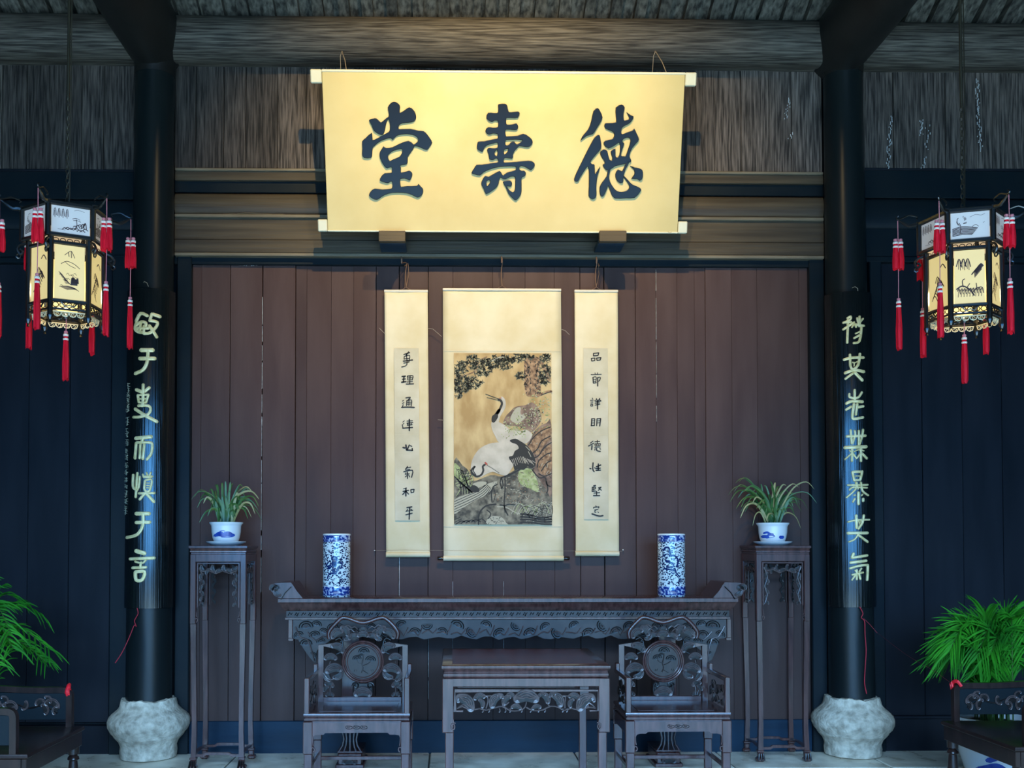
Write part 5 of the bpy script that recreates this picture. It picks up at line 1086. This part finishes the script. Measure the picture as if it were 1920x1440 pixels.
# ================================================================== POTS OF STRAP-LEAVED PLANTS ON THE STANDS
def blade(pts, w, fold=.25, ref=(0.15, -1.0, 0.5)):
    m = MB(); pts = [Vector(p) for p in smooth_loop([tuple(p) for p in pts], False, 4)]; n = len(pts); vs = []
    for i, p in enumerate(pts):
        t = i/(n-1); t_ = (pts[min(i+1, n-1)]-pts[max(i-1, 0)]).normalized(); sd = t_.cross(Vector(ref))
        sd = sd.normalized() if sd.length > .05 else Vector((1, 0, 0)); nn = sd.cross(t_); ww = w*(min(1, .45+t*2.2))*max(0.04, (1-t)**.55)
        vs += [p-sd*ww+nn*ww*fold, p, p+sd*ww+nn*ww*fold]
    m.add(vs, [(i*3+k, i*3+k+1, i*3+k+4, i*3+k+3) for i in range(n-1) for k in range(2)]); return m
def potted(pxc, ybase, Y, label, glaze_fig, specs, seed, slab_label):
    c = P(pxc, ybase, Y); zt = 1.4905; s = Y/F
    sc_ = thing('saucer', (c.x, Y, zt), slab_label, 'saucer', 'saucers on the plant stands')
    m = MB(); m.lathe([(.085, 0), (.100, .004), (.132, .020), (.136, .026), (.132, .028), (.098, .012), (.0, .010)], n=48, cap=False); m.build('dish', porcelain, sc_)
    r = thing('potted_plant', (c.x, Y, zt+.0115), label, 'potted plant', 'potted plants on the stands')
    m = MB(); m.lathe([(.072, 0), (.078, .004), (.080, .012), (.092, .040), (.099, .080), (.101, .118), (.104, .128), (.114, .140), (.114, .147), (.108, .148), (.095, .132), (.0, .125)], n=48, cap=False); pot = m.build('pot', porcelain, r)
    m = MB(); m.lathe([(.1012, .1215), (.1022, .1235)], n=48, cap=False); m.lathe([(.0815, .0165), (.0825, .0185)], n=48, cap=False); m.build('blue_line', cobalt, pot)
    m = MB()
    for w_, pts in glaze_fig:
        q = smooth_loop(pts, False, 3) if len(pts) > 2 else resample(pts, .006); q = [tuple(a) for a in q]; k = len(m.v); flat_stroke(m, q, w_, 0)
        for i in range(k, len(m.v)):
            x, _, z = m.v[i]; R = .092+(.007*(z-.04)/.04 if z < .08 else .007+.002*(z-.08)/.038)+.0012; x = max(-R*.97, min(R*.97, x)); m.v[i] = (x, -math.sqrt(R*R-x*x), z)
    m.build('painted_motif', cobalt, pot, smooth=0)
    m = MB(); m.lathe([(.097, .130), (.05, .137), (.0, .138)], n=24, cap=False); m.build('soil', soil, r)
    rn = random.Random(seed); org = Vector((0, 0, .13))
    specs = specs+[(a+rn.uniform(-13, 13), b*rn.uniform(.6, 1.0), c_+rn.uniform(-.04, .04), w_*.9, 0) for a, b, c_, w_, yl in specs if b > 20]
    for (tx, tz, dy, w_, yl) in specs:                              # leaf tips in pixels from the pot's rim centre
        tip = Vector((tx*s, dy, .135+tz*s)); b0 = org+Vector((rn.uniform(-.05, .05), rn.uniform(-.04, .04), 0)); mid_ = b0.lerp(tip, .5)+Vector((0, 0, .04+abs(tx*s)*.35)); q1 = b0.lerp(mid_, .5)+Vector((0, 0, .02))
        m = blade([b0, q1, mid_, mid_.lerp(tip, .6)+Vector((0, 0, .02+abs(tx*s)*.10)), tip], w_*1.15, .25, (rn.uniform(-.4, .4), -1, rn.uniform(.1, .9))); m.build('leaf', leafy if yl else leafm, r, smooth=60)
    return r
landscape = [(.020,[(-.060,.056),(-.030,.060),(0,.056),(.030,.058),(.066,.058)]),(.016,[(-.045,.066),(-.020,.074),(0,.070)]),(.016,[(.010,.070),(.035,.076),(.055,.066)]),(.005,[(-.02,.084),(.0,.088),(.015,.084)]),(.005,[(-.01,.045),(.03,.043),(.06,.048)]),(.006,[(-.072,.052),(-.05,.058)])]
spL = [(-2,80,0,.011,0),(-10,78,.03,.012,0),(30,70,.0,.010,0),(26,52,-.05,.011,1),(-20,45,-.06,.012,0),(-40,38,-.04,.011,1),(-52,42,.02,.009,0),(-34,60,.03,.009,0),(46,62,.02,.010,1),(62,46,-.02,.010,1),(40,40,.05,.010,0),(56,18,-.04,.010,1),(44,8,-.06,.009,0),(66,6,.02,.006,0),(-46,2,-.06,.012,0),(-30,14,-.07,.010,0),(-18,30,.05,.012,0),(8,60,-.03,.014,0),(14,30,-.07,.012,0),(28,26,-.06,.012,0),(-8,22,-.07,.012,0),(36,20,.03,.011,0),(-26,72,.06,.008,0),(20,44,.06,.012,0),(2,40,.04,.013,0),(-34,26,.06,.010,0),(52,32,.06,.008,0),(22,12,-.08,.010,0),(-60,50,.0,.005,0),(48,12,-.02,.006,1),(10,76,.04,.010,0),(-2,50,-.05,.013,0)]
potted(424, 1015, 6.81, 'bushy strap-leaved plant in a blue and white pot on the left stand', landscape, spL, 2, 'white saucer under the blue and white pot on the left stand')
figR = [(.022,[(-.085,.050),(-.070,.050),(-.060,.046)]),(.014,[(-.080,.074),(-.065,.080),(-.050,.070),(-.030,.066)]),(.012,[(-.060,.060),(-.040,.062),(-.022,.056)]),(.004,[(-.06,.04),(-.03,.044),(-.015,.052)]),(.022,[(.022,.046),(.034,.045),(.046,.046)])]
spR = [(-4,82,0,.011,0),(8,80,.02,.013,1),(26,74,.0,.010,1),(-20,76,.03,.010,0),(48,70,-.02,.007,1),(76,66,-.04,.007,1),(-60,82,.04,.006,0),(-50,66,-.02,.010,0),(-66,50,.0,.010,0),(-84,42,-.04,.008,0),(-42,40,-.05,.010,1),(-66,12,-.06,.010,1),(-30,26,-.07,.012,0),(-50,24,.03,.008,0),(30,40,-.04,.012,0),(44,50,.04,.010,0),(52,38,.0,.008,0),(62,28,-.05,.006,0),(20,22,-.07,.012,0),(47,-8,-.07,.007,1),(40,14,-.03,.008,0),(-20,6,-.09,.010,1),(-10,54,-.04,.014,0),(6,50,-.05,.013,0),(16,58,.05,.012,0),(-28,56,.05,.012,0),(-38,60,.0,.009,0),(-8,24,-.08,.012,0),(4,32,.05,.013,0),(-42,-2,-.05,.006,1),(34,60,.03,.012,0),(-70,62,.04,.006,0),(-54,44,.05,.009,0),(-24,40,-.06,.012,0)]
potted(1449, 1012, 6.97, 'spreading strap-leaved plant in a blue and white pot on the right stand', figR, spR, 5, 'white saucer under the blue and white pot on the right stand')
# ================================================================== PALACE LANTERNS
def ring_pts(R, z, phi, k): a = phi+radians(30+60*k); return Vector((R*sin(a), -R*cos(a), z))
def pane_art(m, w, h, kind, rn):
    """ink landscape as thin strokes on a pane (local x across, z up)"""
    def st(wd, *pts): flat_stroke(m, [(x*w/2, z*h) for x, z in pts], wd*h*(.62 if kind in ('wide', 'tree') else 1.15), 0)
    if kind == 'wide':
        for k in range(4): x = -.85+k*.22; st(.035, (x-.08, .60), (x-.05, .84), (x+.02, .88), (x+.06, .62)); st(.03, (x-.02, .80), (x-.01, .55))
        st(.02, (.2, .88), (.4, .92), (.75, .87)); st(.03, (.1, .56), (.3, .60), (.5, .55)); st(.03, (.15, .50), (.35, .52), (.55, .48)); st(.04, (.3, .55), (.34, .35), (.25, .2))
        for k in range(8): x = -.45+k*.16; z = .10+.08*rn.random(); st(.05, (x, z), (x+.12, z+.07), (x+.28, z+.01))
        for k in range(5): x = .15+k*.13; st(.05, (x, .26+.08*rn.random()), (x+.14, .30+.04*k), (x+.20, .24))
        st(.05, (.82, .45), (.70, .30), (.55, .22)); st(.02, (-.7, .12), (-.3, .10))
    elif kind == 'tree':
        st(.04, (-.55, .2), (-.5, .45), (-.6, .6)); 
        for k in range(12): a = rn.uniform(0, 6.28); st(.035, (-.5+.2*cos(a), .68+.16*sin(a)), (-.45+.28*cos(a+.4), .66+.2*sin(a+.4)))
        for k in range(7): st(.05, (-.95, .10+k*.045), (-.4, .15+k*.05), (.1+.05*k, .12+k*.04))
        st(.02, (0, .8), (.3, .88), (.6, .84), (.8, .9)); st(.03, (.1, .42), (.3, .5), (.45, .42)); st(.02, (.7, .55), (.78, .58))
    elif kind == 'tall':
        st(.010, (-.35, .84), (-.1, .90), (.1, .93), (.25, .86), (.35, .80)); st(.012, (-.1, .90), (-.05, .82)); st(.012, (.1, .92), (.12, .80)); st(.010, (-.6, .66), (-.2, .72), (.3, .68), (.7, .60)); st(.008, (-.3, .70), (0, .64), (.4, .60))
        for k in range(9): st(.010, (-.75+.06*k, .50-.028*k), (-.5+.06*k, .44-.02*k), (-.3+.05*k, .34-.01*k))
        for k in range(8): st(.014, (.1+.06*k, .26), (.15+.06*k, .40+.02*sin(k)), (.2+.06*k, .30))
        for k in range(14): a = -.75+rn.random()*1.2; b = .2+rn.random()*.28; st(.007, (a, b), (a+.1, b+.03*rn.random()), (a+.2, b-.02))
        for k in range(6): st(.009, (-.7+.1*k, .21-.01*k), (-.1+.1*k, .23-.01*k), (.4+.05*k, .20-.01*k))
    elif kind == 'peaks':
        for x in (-.75, -.45, -.15): st(.016, (x-.15, .72), (x, .86), (x+.12, .82), (x+.22, .70)); st(.010, (x, .84), (x, .66)); st(.010, (x+.1, .82), (x+.12, .64))
        for k in range(9): x = .35+.055*k; z = .60+.018*k; st(.020, (x-.2, z-.06), (x, z), (x+.15, z-.04)); st(.012, (x, z), (x+.02, z-.12))
        st(.024, (-.9, .26), (-.5, .32), (0, .24), (.3, .12)); st(.016, (-.45, .30), (-.5, .42), (-.35, .46)); st(.014, (-.2, .28), (0, .36)); st(.016, (.2, .18), (.5, .26), (.8, .28)); st(.014, (.5, .25), (.45, .36))
        for k in range(9): x = -.85+.2*k; st(.014, (x, .22), (x+.12, .27), (x+.2, .16)); st(.010, (x+.1, .24), (x+.05, .10))
    else:
        for k in range(7): st(.016, (-.7+.1*k, .15+.05*k), (-.4+.1*k, .24+.05*k), (-.1+.1*k, .12+.05*k)); 
        for k in range(5): st(.018, (-.3+.18*k, .5-.03*k), (-.1+.1*k, .62-.03*k), (.2+.1*k, .5-.03*k))
        st(.02, (.2, .78), (.5, .84), (.8, .74)); st(.014, (-.2, .42), (-.1, .22), (.1, .05))
inkpane = mat('painted_ink_lines', (0.060,0.028,0.026), 0.7)
def make_tassel(name, parent, at, parts):
    """parts: list of (top, bottom, radius, strands) hung on one cord, distances below `at`"""
    m = MB(); last = max(p[1] for p in parts); m.m = 0; lo = parts[-1][0]
    m.tube([at, at+Vector((.002, 0, -lo*.5)), at+Vector((0, 0, -lo))], .0022, 5)
    rn = random.Random(int(at.x*1e4)+int(at.z*77))
    for (top, bot, rad, cnt) in parts:
        for c in range(cnt):
            ox = (c-(cnt-1)/2)*rad*1.1; c0 = at+Vector((ox, 0, -top)); R = rad if cnt == 1 else rad*.72
            m.m = 0; m.lathe([(.001, .006), (R*.5, .004), (R*.55, -.004), (R*.3, -.010)], c0, 8)
            m.m = 1; m.lathe([(R*.55, -.010), (R*.72, -.014), (R*.72, -.022), (R*.62, -.024)], c0, 10); m.lathe([(R*.62, -.034), (R*.74, -.036), (R*.74, -.043), (R*.66, -.045)], c0, 10)
            m.m = 2; m.lathe([(R*.60, -.022), (R*.60, -.036)], c0, 10)
            n = 14; zb = -(bot-top); vs = []; rows = 7
            for i in range(rows+1):
                t = i/rows; zq = -.043+(zb+.043)*t
                for k in range(n):
                    rr = R*(.66+.34*min(1, t*1.8)-.10*t)*(1.0 if k % 2 else .80); zz2 = zq+(rn.uniform(-.012, .012) if i == rows else 0); a = 2*pi*k/n
                    vs.append(c0+Vector((rr*cos(a), rr*sin(a), zz2)))
            m.add(vs, [(i*n+k, i*n+(k+1) % n, (i+1)*n+(k+1) % n, (i+1)*n+k) for i in range(rows) for k in range(n)]+[tuple(range(rows*n, rows*n+n))])
    return m.build(name, [pinkcord, tasselband, redsilk], parent, smooth=30)
def lantern(pxc, phi, label, arts, seed):
    c = P(pxc, 480, 5.2); Z0 = 2.60
    r = thing('palace_lantern', (c.x, 5.2, Z0), label, 'lantern', 'hexagonal hanging lanterns')
    g = lambda z: z-Z0; rn = random.Random(seed)
    def side_xf(k, ap):                                             # local pane (x across, y out, z up) to hexagon side k
        a = phi+radians(60*k); u = Vector((cos(a), sin(a), 0)); nrm = Vector((sin(a), -cos(a), 0))
        return lambda v: u*v.x+nrm*(ap-v.y)+Vector((0, 0, v.z))
    RU, RL = .215, .182; AU, AL = RU*cos(pi/6), RL*cos(pi/6)
    fu = MB(); 
    crown = MB(); body = MB()
    for k in range(6):
        a, b = ring_pts(RU, 0, phi, k-1), ring_pts(RU, 0, phi, k)
        for z, h2 in ((g(3.232), .013), (g(3.072), .012)): crown.bar([a+Vector((0, 0, z)), b+Vector((0, 0, z))], h2, .009, (0, 0, 1)) if False else crown.tube([a+Vector((0, 0, z)), b+Vector((0, 0, z))], h2, 6)
        crown.tube([b+Vector((0, 0, g(3.062))), b+Vector((0, 0, g(3.245)))], .0145, 8)
        a, b = ring_pts(RL, 0, phi, k-1), ring_pts(RL, 0, phi, k)
        for z, h2 in ((g(3.040), .011), (g(2.742), .010), (g(2.700), .006)): body.tube([a+Vector((0, 0, z)), b+Vector((0, 0, z))], h2, 6)
        body.tube([b+Vector((0, 0, g(2.640))), b+Vector((0, 0, g(2.66))), b+Vector((0, 0, g(2.67))), b+Vector((0, 0, g(3.07)))], [.008, .017, .014, .016], 8); body.tube([b+Vector((0, 0, g(2.640))), b+Vector((0, 0, g(2.625)))], [.004, .009], 6)
    crown.build('crown_frame', lampwood, r); body.build('body_frame', lampwood, r)
    for k in range(6):
        w = RU*1.0-.032; m = MB(); m.box(-w/2, w/2, 0, .004, g(3.082), g(3.222)); m.xf(side_xf(k, AU-.002)); pn = m.build('crown_pane', pane_cool, r, smooth=0)
        m = MB(); pane_art(m, w*.95, .135, arts[0] if k % 2 else arts[1], rn); m.xf(lambda v: Vector((v.x, v.y, v.z+g(3.085)))); m.xf(side_xf(k, AU-.0005)); m.build('painted_landscape', inkpane, pn, smooth=0)
        w = RL-.038; m = MB(); m.box(-w/2, w/2, 0, .004, g(2.750), g(3.032)); m.xf(side_xf(k, AL-.002)); pn = m.build('body_pane', pane_warm, r, smooth=0)
        m = MB(); pane_art(m, w*.95, .26, arts[2] if k == 0 else arts[3], rn); m.xf(lambda v: Vector((v.x, v.y, v.z+g(2.760)))); m.xf(side_xf(k, AL-.0005)); m.build('painted_landscape', inkpane, pn, smooth=0)
        # fretwork between crown and body and under the body
        m = MB()
        for q in range(5):
            x = (-.5+(q+.5)/5)*(RL-.02)*1.02; m.tube([(x+.013*cos(t*.8), 0, g(3.054)+.008*sin(t*.8)) for t in range(8)], .0022, 4, closed=True)
        m.xf(side_xf(k, AL)); m.build('fretwork', lampwood, r)
        m = MB()
        for q in range(5):
            x = (-.5+(q+.5)/5)*(RL-.02); m.tube([(x+.014*cos(t*.8), 0, g(2.720)+.013*sin(t*.8)) for t in range(8)], .0024, 4, closed=True)
        m.tube([(-.04, -.002, g(2.735)), (-.02, -.003, g(2.712)), (0, -.003, g(2.722)), (.02, -.003, g(2.712)), (.04, -.002, g(2.735))], .004, 5); m.xf(side_xf(k, AL)); m.build('fretwork', lampwood, r)
        m = MB()
        for q in range(4):
            x = (-.5+(q+.5)/4)*(RL-.035); m.tube([(x-.018, 0, g(2.684)), (x-.012, 0, g(2.668)), (x, 0, g(2.664)), (x+.012, 0, g(2.668)), (x+.018, 0, g(2.684))], .0028, 5); m.tube([(x+.007*cos(t), 0, g(2.676)+.007*sin(t)) for t in range(6)], .002, 4)
        m.tube([(-RL/2+.015, 0, g(2.688)), (RL/2-.015, 0, g(2.688))], .0035, 5); m.xf(side_xf(k, AL-.012)); m.build('pale_skirt', lampgold, r)
    # bottom cross pieces, top cover
    m = MB(); 
    for k in range(3): m.tube([ring_pts(RL-.01, g(2.700), phi, k), ring_pts(RL-.01, g(2.700), phi, k+3)], .006, 6)
    m.lathe([(.02, -.02), (.024, 0), (.016, .01)], (0, 0, g(2.70)), 12); m.build('bottom_spider', lampwood, r)
    m = MB(); vs = [ring_pts(RU-.004, g(3.236), phi, k) for k in range(6)]+[Vector((0, 0, g(3.262)))]; m.add(vs, [(k, (k+1) % 6, 6) for k in range(6)]); m.add([v-Vector((0, 0, .004)) for v in vs], [(k, 6, (k+1) % 6) for k in range(6)]); m.build('lid', lampwood, r, smooth=0)
    # curled arms with tassels, drop brackets
    for k in range(6):
        a = phi+radians(30+60*k); dr = Vector((sin(a), -cos(a), 0))
        f = lambda rad, z: dr*rad+Vector((0, 0, g(z)))
        m = MB(); m.tube(smooth_loop([tuple(f(q, z)) for q, z in ((.205, 3.225), (.235, 3.232), (.262, 3.228), (.290, 3.244), (.316, 3.262))], False, 3), [.011]*5+[.009]*5+[.006]*3, 6)
        m.tube(smooth_loop([tuple(f(q, z)) for q, z in ((.228, 3.262), (.222, 3.272), (.240, 3.280), (.268, 3.286), (.292, 3.276), (.318, 3.268), (.328, 3.278), (.318, 3.288))], False, 3), .0042, 5)
        arm = m.build('arm', lampwood, r)
        m = MB(); m.tube(smooth_loop([tuple(f(q, z)) for q, z in ((.190, 3.055), (.222, 3.045), (.238, 3.020), (.225, 2.995), (.212, 3.010), (.226, 3.022))], False, 3), .0065, 6); m.tube([tuple(f(.232, 2.985+.012*cos(t)) + Vector((.0, 0, 0))+dr*.010*sin(t)) for t in range(7)], .004, 5, closed=True); m.build('drop_bracket', lampwood, r)
        make_tassel('tassel', r, f(.322, 3.262), [(.105, .265, .026, 2), (.43, .70, .0185, 1)])
    make_tassel('tassel', r, Vector((0, 0, g(2.70))), [(.085, .335, .019, 1)])
    # hanger loop, chain, rod to the roof
    m = MB(); m.tube([(.035*cos(t*pi/8), 0, g(3.258)+.045*sin(t*pi/8)) for t in range(9)], .006, 6); m.build('hanger_loop', lampwood, r)
    m = MB(); z = g(3.300); k = 0
    while z < g(3.86):
        pts = [(.0085*cos(t*pi/4), 0, z+.014+(.017 if sin(t*pi/4) > 0 else -.017 if sin(t*pi/4) < -.01 else 0)*abs(sin(t*pi/4))) for t in range(8)]
        if k % 2: pts = [(0, p[0], p[2]) for p in pts]
        m.tube(pts, .0026, 5, closed=True); z += .026; k += 1
    m.m = 0; m.build('chain', chainm, r)
    m = MB(); m.tube([(0, 0, g(3.85)), (0, 0, g(6.20))], .0085, 8); m.tube([(.012, 0, g(3.30)), (.016, -.004, g(3.9)), (.012, 0, g(6.2))], .003, 5); m.build('hanging_rod', chainm, r)
    d = bpy.data.lights.new('lantern_bulb', 'POINT'); d.energy = 3.0; d.color = (1, .80, .45); d.shadow_soft_size = .03
    o = bpy.data.objects.new('lantern_bulb', d); SC.collection.objects.link(o); o.location = (c.x, 5.2, 2.88)
    return r
lantern(125, radians(26.7), 'hexagonal hanging lantern with painted panes and red tassels, left of the left column', ('tree', 'wide', 'tall', 'crag'), 3)
lantern(1806, radians(-17.4), 'hexagonal hanging lantern with painted panes and red tassels, right of the right column', ('wide', 'tree', 'peaks', 'crag'), 9)

# ================================================================== LOW ARMCHAIRS ALONG THE SIDES
def make_side_chair():
    r = thing('low_armchair', (0, 0, 0)); W = .375; D = .30
    m = MB(); mould(m, -W, W, -D, D, [(.012, .482), (.004, .480), (0, .472), (0, .462), (.010, .454)]); m.build('seat', darkrose, r)
    for (x0, x1, y0, y1) in ((-W+.012, W-.012, -D+.010, -D+.035), (-W+.012, W-.012, D-.035, D-.010), (-W+.010, -W+.032, -D+.036, D-.036), (W-.032, W-.010, -D+.036, D-.036)):
        m = MB(); m.box(x0, x1, y0, y1, .375, .456, .003); m.build('seat_rail', darkrose, r, smooth=0)
    for sx in (-1, 1):
        for sy in (-1, 1):
            m = MB(); m.lathe([(.030, .456), (.031, .38), (.030, .335), (.020, .328), (.030, .318), (.032, .306), (.022, .298), (.024, .28), (.031, .20), (.026, .08), (.022, .05), (.030, .03), (.030, 0)][::-1], (sx*(W-.045), sy*(D-.045), 0), 16); m.build('leg', darkrose, r)
        # low arm: post, rail, back post, carved panel
        X = sx*(W-.022)
        m = MB(); m.bar(smooth_loop([(X, -D+.075, .478), (X, -D+.075, .62), (X, -D+.078, .668), (X, -D+.10, .684), (X, -D+.16, .686), (X, 0, .686), (X, D-.02, .70)], False, 3), .016, .018, (1, 0, 0)); m.build('arm_rail', darkrose, r)
        m = MB(); m.box(X-.006, X+.006, -D+.09, D-.03, .52, .672, .002); pn = m.build('arm_panel', jambwood, r, smooth=0)
        m = MB(); rn = random.Random(4)
        for (yy, z, s, rt) in ((-.13, .61, .045, .2), (-.09, .58, .035, 1.2), (-.15, .575, .03, -1), (-.11, .635, .028, .8), (-.06, .62, .03, -.5), (.02, .60, .03, 2), (.10, .60, .045, .2), (.14, .58, .035, 1.2), (.08, .575, .03, -1), (.13, .635, .028, .8), (.18, .61, .03, -.5)):
            k = len(m.v); ruyi(m, 0, 0, s, rt, 0, .005, 2)
            for i in range(k, len(m.v)): a, b2, c2 = m.v[i]; m.v[i] = (X-sx*(.010-b2)*(1 if sx < 0 else 1), yy+a, z+c2)
        m.tube(smooth_loop([(X-sx*.008, -.16, .56), (X-sx*.008, -.08, .60), (X-sx*.008, 0, .585), (X-sx*.008, .08, .61), (X-sx*.008, .17, .59)], False, 3), .005, 5)
        m.build('arm_carving', rosecarve, pn)
    m = MB(); m.bar([(-W+.022, D-.02, .48), (-W+.022, D-.02, .86), (W-.022, D-.02, .86), (W-.022, D-.02, .48)], .016, .016); m.build('back_frame', darkrose, r)
    m = MB(); m.box(-.16, .16, D-.028, D-.012, .50, .85, .004); m.build('back_panel', darkrose, r, smooth=0)
    m = MB(); m.box(-.30, .30, -D+.04, -D+.055, .10, .13, .002); m.build('stretcher', darkrose, r, smooth=0)
    return r
def ribbon(parent, x, y, z, d):
    m = MB(); m.tube(smooth_loop([(x-.022, y-.01, z-.035), (x-.026, y-.012, z-.010), (x-.010, y-.014, z+.016), (x+.022, y-.006, z+.020), (x+.030, y+.01, z-.005)], False, 3), [.006]*2+[.011]*8+[.009]*3, 6)
    m.tube([(x-.022, y-.020, z-.03), (x-.030, y-.022, z+.0), (x-.014, y-.022, z+.012), (x-.006, y-.022, z-.01), (x-.022, y-.020, z-.03)], .006, 6); m.build('red_ribbon', red, parent)
sc1 = make_side_chair()
sc2 = copy_tree(sc1)
sc1.location = (-2.05-.30, 5.22, 0); sc1.rotation_euler.z = radians(90); tag(sc1, 'low dark armchair with red ribbon before the palm at the left edge', 'chair', 'low armchairs along the sides')
sc2.location = (2.83+.30, 5.30, 0); sc2.rotation_euler.z = radians(-90); tag(sc2, 'low dark armchair with red ribbon before the bushy palm at the right edge', 'chair', 'low armchairs along the sides')
ribbon(sc1, .355, -.205, .690, 1); ribbon(sc2, -.352, -.215, .690, 1)

# ================================================================== PALMS IN FLOOR POTS
def floor_pot(x, y, label):
    r = thing('floor_pot', (x, y, 0), label, 'plant pot', 'porcelain floor pots')
    m = MB(); m.lathe([(.13, 0), (.14, .01), (.17, .08), (.205, .20), (.215, .30), (.200, .37), (.205, .385), (.225, .395), (.225, .41), (.205, .412), (.190, .38), (.0, .37)], n=48, cap=False); b = m.build('body', porcelain, r)
    m = MB()
    for (w_, pts) in ((.05, [(-.14, .10), (-.08, .13), (-.02, .09)]), (.035, [(-.12, .17), (-.06, .20), (-.02, .18)]), (.04, [(.02, .26), (.08, .30), (.16, .27)]), (.03, [(-.17, .24), (-.12, .28), (-.06, .26)]), (.025, [(.04, .12), (.10, .16), (.15, .13)]), (.012, [(-.18, .345), (0, .345), (.18, .345)]), (.012, [(-.15, .05), (0, .05), (.15, .05)])):
        k = len(m.v); q = resample(smooth_loop(pts, False, 3), .02); flat_stroke(m, [tuple(a) for a in smooth_loop([tuple(p) for p in pts], False, 5)], w_, 0)
        for i in range(k, len(m.v)):
            px_, _, z = m.v[i]; R = .14+(z/.20)*.065 if z < .2 else (.205+.010*(z-.2)/.1 if z < .3 else .215-.015*(z-.3)/.07); R += .004; px_ = max(-R*.97, min(R*.97, px_)); m.v[i] = (px_, -math.sqrt(R*R-px_*px_), z)
    m.build('painted_motif', cobalt, b, smooth=0); return r
def palm_plant(x, y, z0, label, n, seed, hgt, spread, bias, grassy):
    r = thing('potted_palm', (x, y, z0), label, 'palm', 'palms beside the low armchairs'); rn = random.Random(seed)
    m = MB(); m.lathe([(.185, 0), (.1, .012), (.0, .014)], n=20, cap=False); m.build('soil', soil, r)
    for k in range(n):
        a = rn.uniform(0, 2*pi); L = hgt*rn.uniform(.62, 1.05); out = spread*rn.uniform(.15 if grassy else .35, 1.0); d = Vector((cos(a)+bias, sin(a)*.7, 0)); d.normalize()
        b0 = Vector((rn.uniform(-.09, .09), rn.uniform(-.07, .07), .0)); tip = b0+d*out+Vector((0, 0, L*(1.0-.45*(out/spread)**2)))
        top = b0+d*out*.45+Vector((0, 0, L*1.0*(.80)))
        pts = [Vector(p) for p in smooth_loop([tuple(b0), tuple(b0+d*out*.12+Vector((0, 0, L*.42))), tuple(top), tuple(tip)], False, 7)]
        m = MB(); m.m = 0; m.tube(pts, [.005*(1-.7*i/len(pts)) for i in range(len(pts))], 4); m.m = 1; N = len(pts)
        for i in range(int(N*.30), N):
            t = (pts[min(i+1, N-1)]-pts[i-1]).normalized(); sd = t.cross(Vector((0, 0, 1))); sd = sd.normalized() if sd.length > .1 else Vector((1, 0, 0))
            for s in (-1, 1):
                ll = (.26 if grassy else .17)*rn.uniform(.7, 1.1)*(1-.35*abs(i/N-.6)); e = pts[i]+sd*s*ll*(.38 if grassy else .65)+t*ll*(.85 if grassy else .62)+Vector((0, 0, -.02-.05*rn.random()))
                mid_ = pts[i].lerp(e, .5)+Vector((0, 0, .02)); bl = blade([pts[i], mid_, e], .0075 if grassy else .0065, .3, (rn.uniform(-.3, .3), -1, rn.uniform(.2, .8))); k_ = m.m; m.add(bl.v, bl.f)
        m.build('frond', [palmd, palm], r, smooth=60)
    return r
qx = P(1862, 1300, 6.2).x
floor_pot(qx, 6.2, 'large blue and white porcelain pot on the floor behind the right low armchair')
palm_plant(qx, 6.2, .375, 'dense bushy green palm in a porcelain pot behind the right low armchair', 46, 12, .74, .30, 0, True)
lx = P(-52, 1300, 6.3).x
floor_pot(lx, 6.3, 'large porcelain pot on the floor behind the left low armchair')
palm_plant(lx, 6.3, .375, 'green palm with arching fronds at the left edge behind the low armchair', 26, 7, .98, .50, .35, False)
# faint red thread from the right column to the ribbon of the right chair
r = thing('red_thread', P(1690, 1215, 6.3), 'faint dark red thread strung from the right column to the right low armchair', 'thread')
m = MB(); m.tube(smooth_loop([tuple(P(1647, 1188, 6.80)), tuple(P(1700, 1228, 6.4)), tuple(P(1745, 1254, 6.0)), tuple(P(1788, 1284, 5.72))], False, 4), .0013, 4); m.build('strand', mat('dark_red_thread', (0.10,0.008,0.012), 0.7), r, world=True)
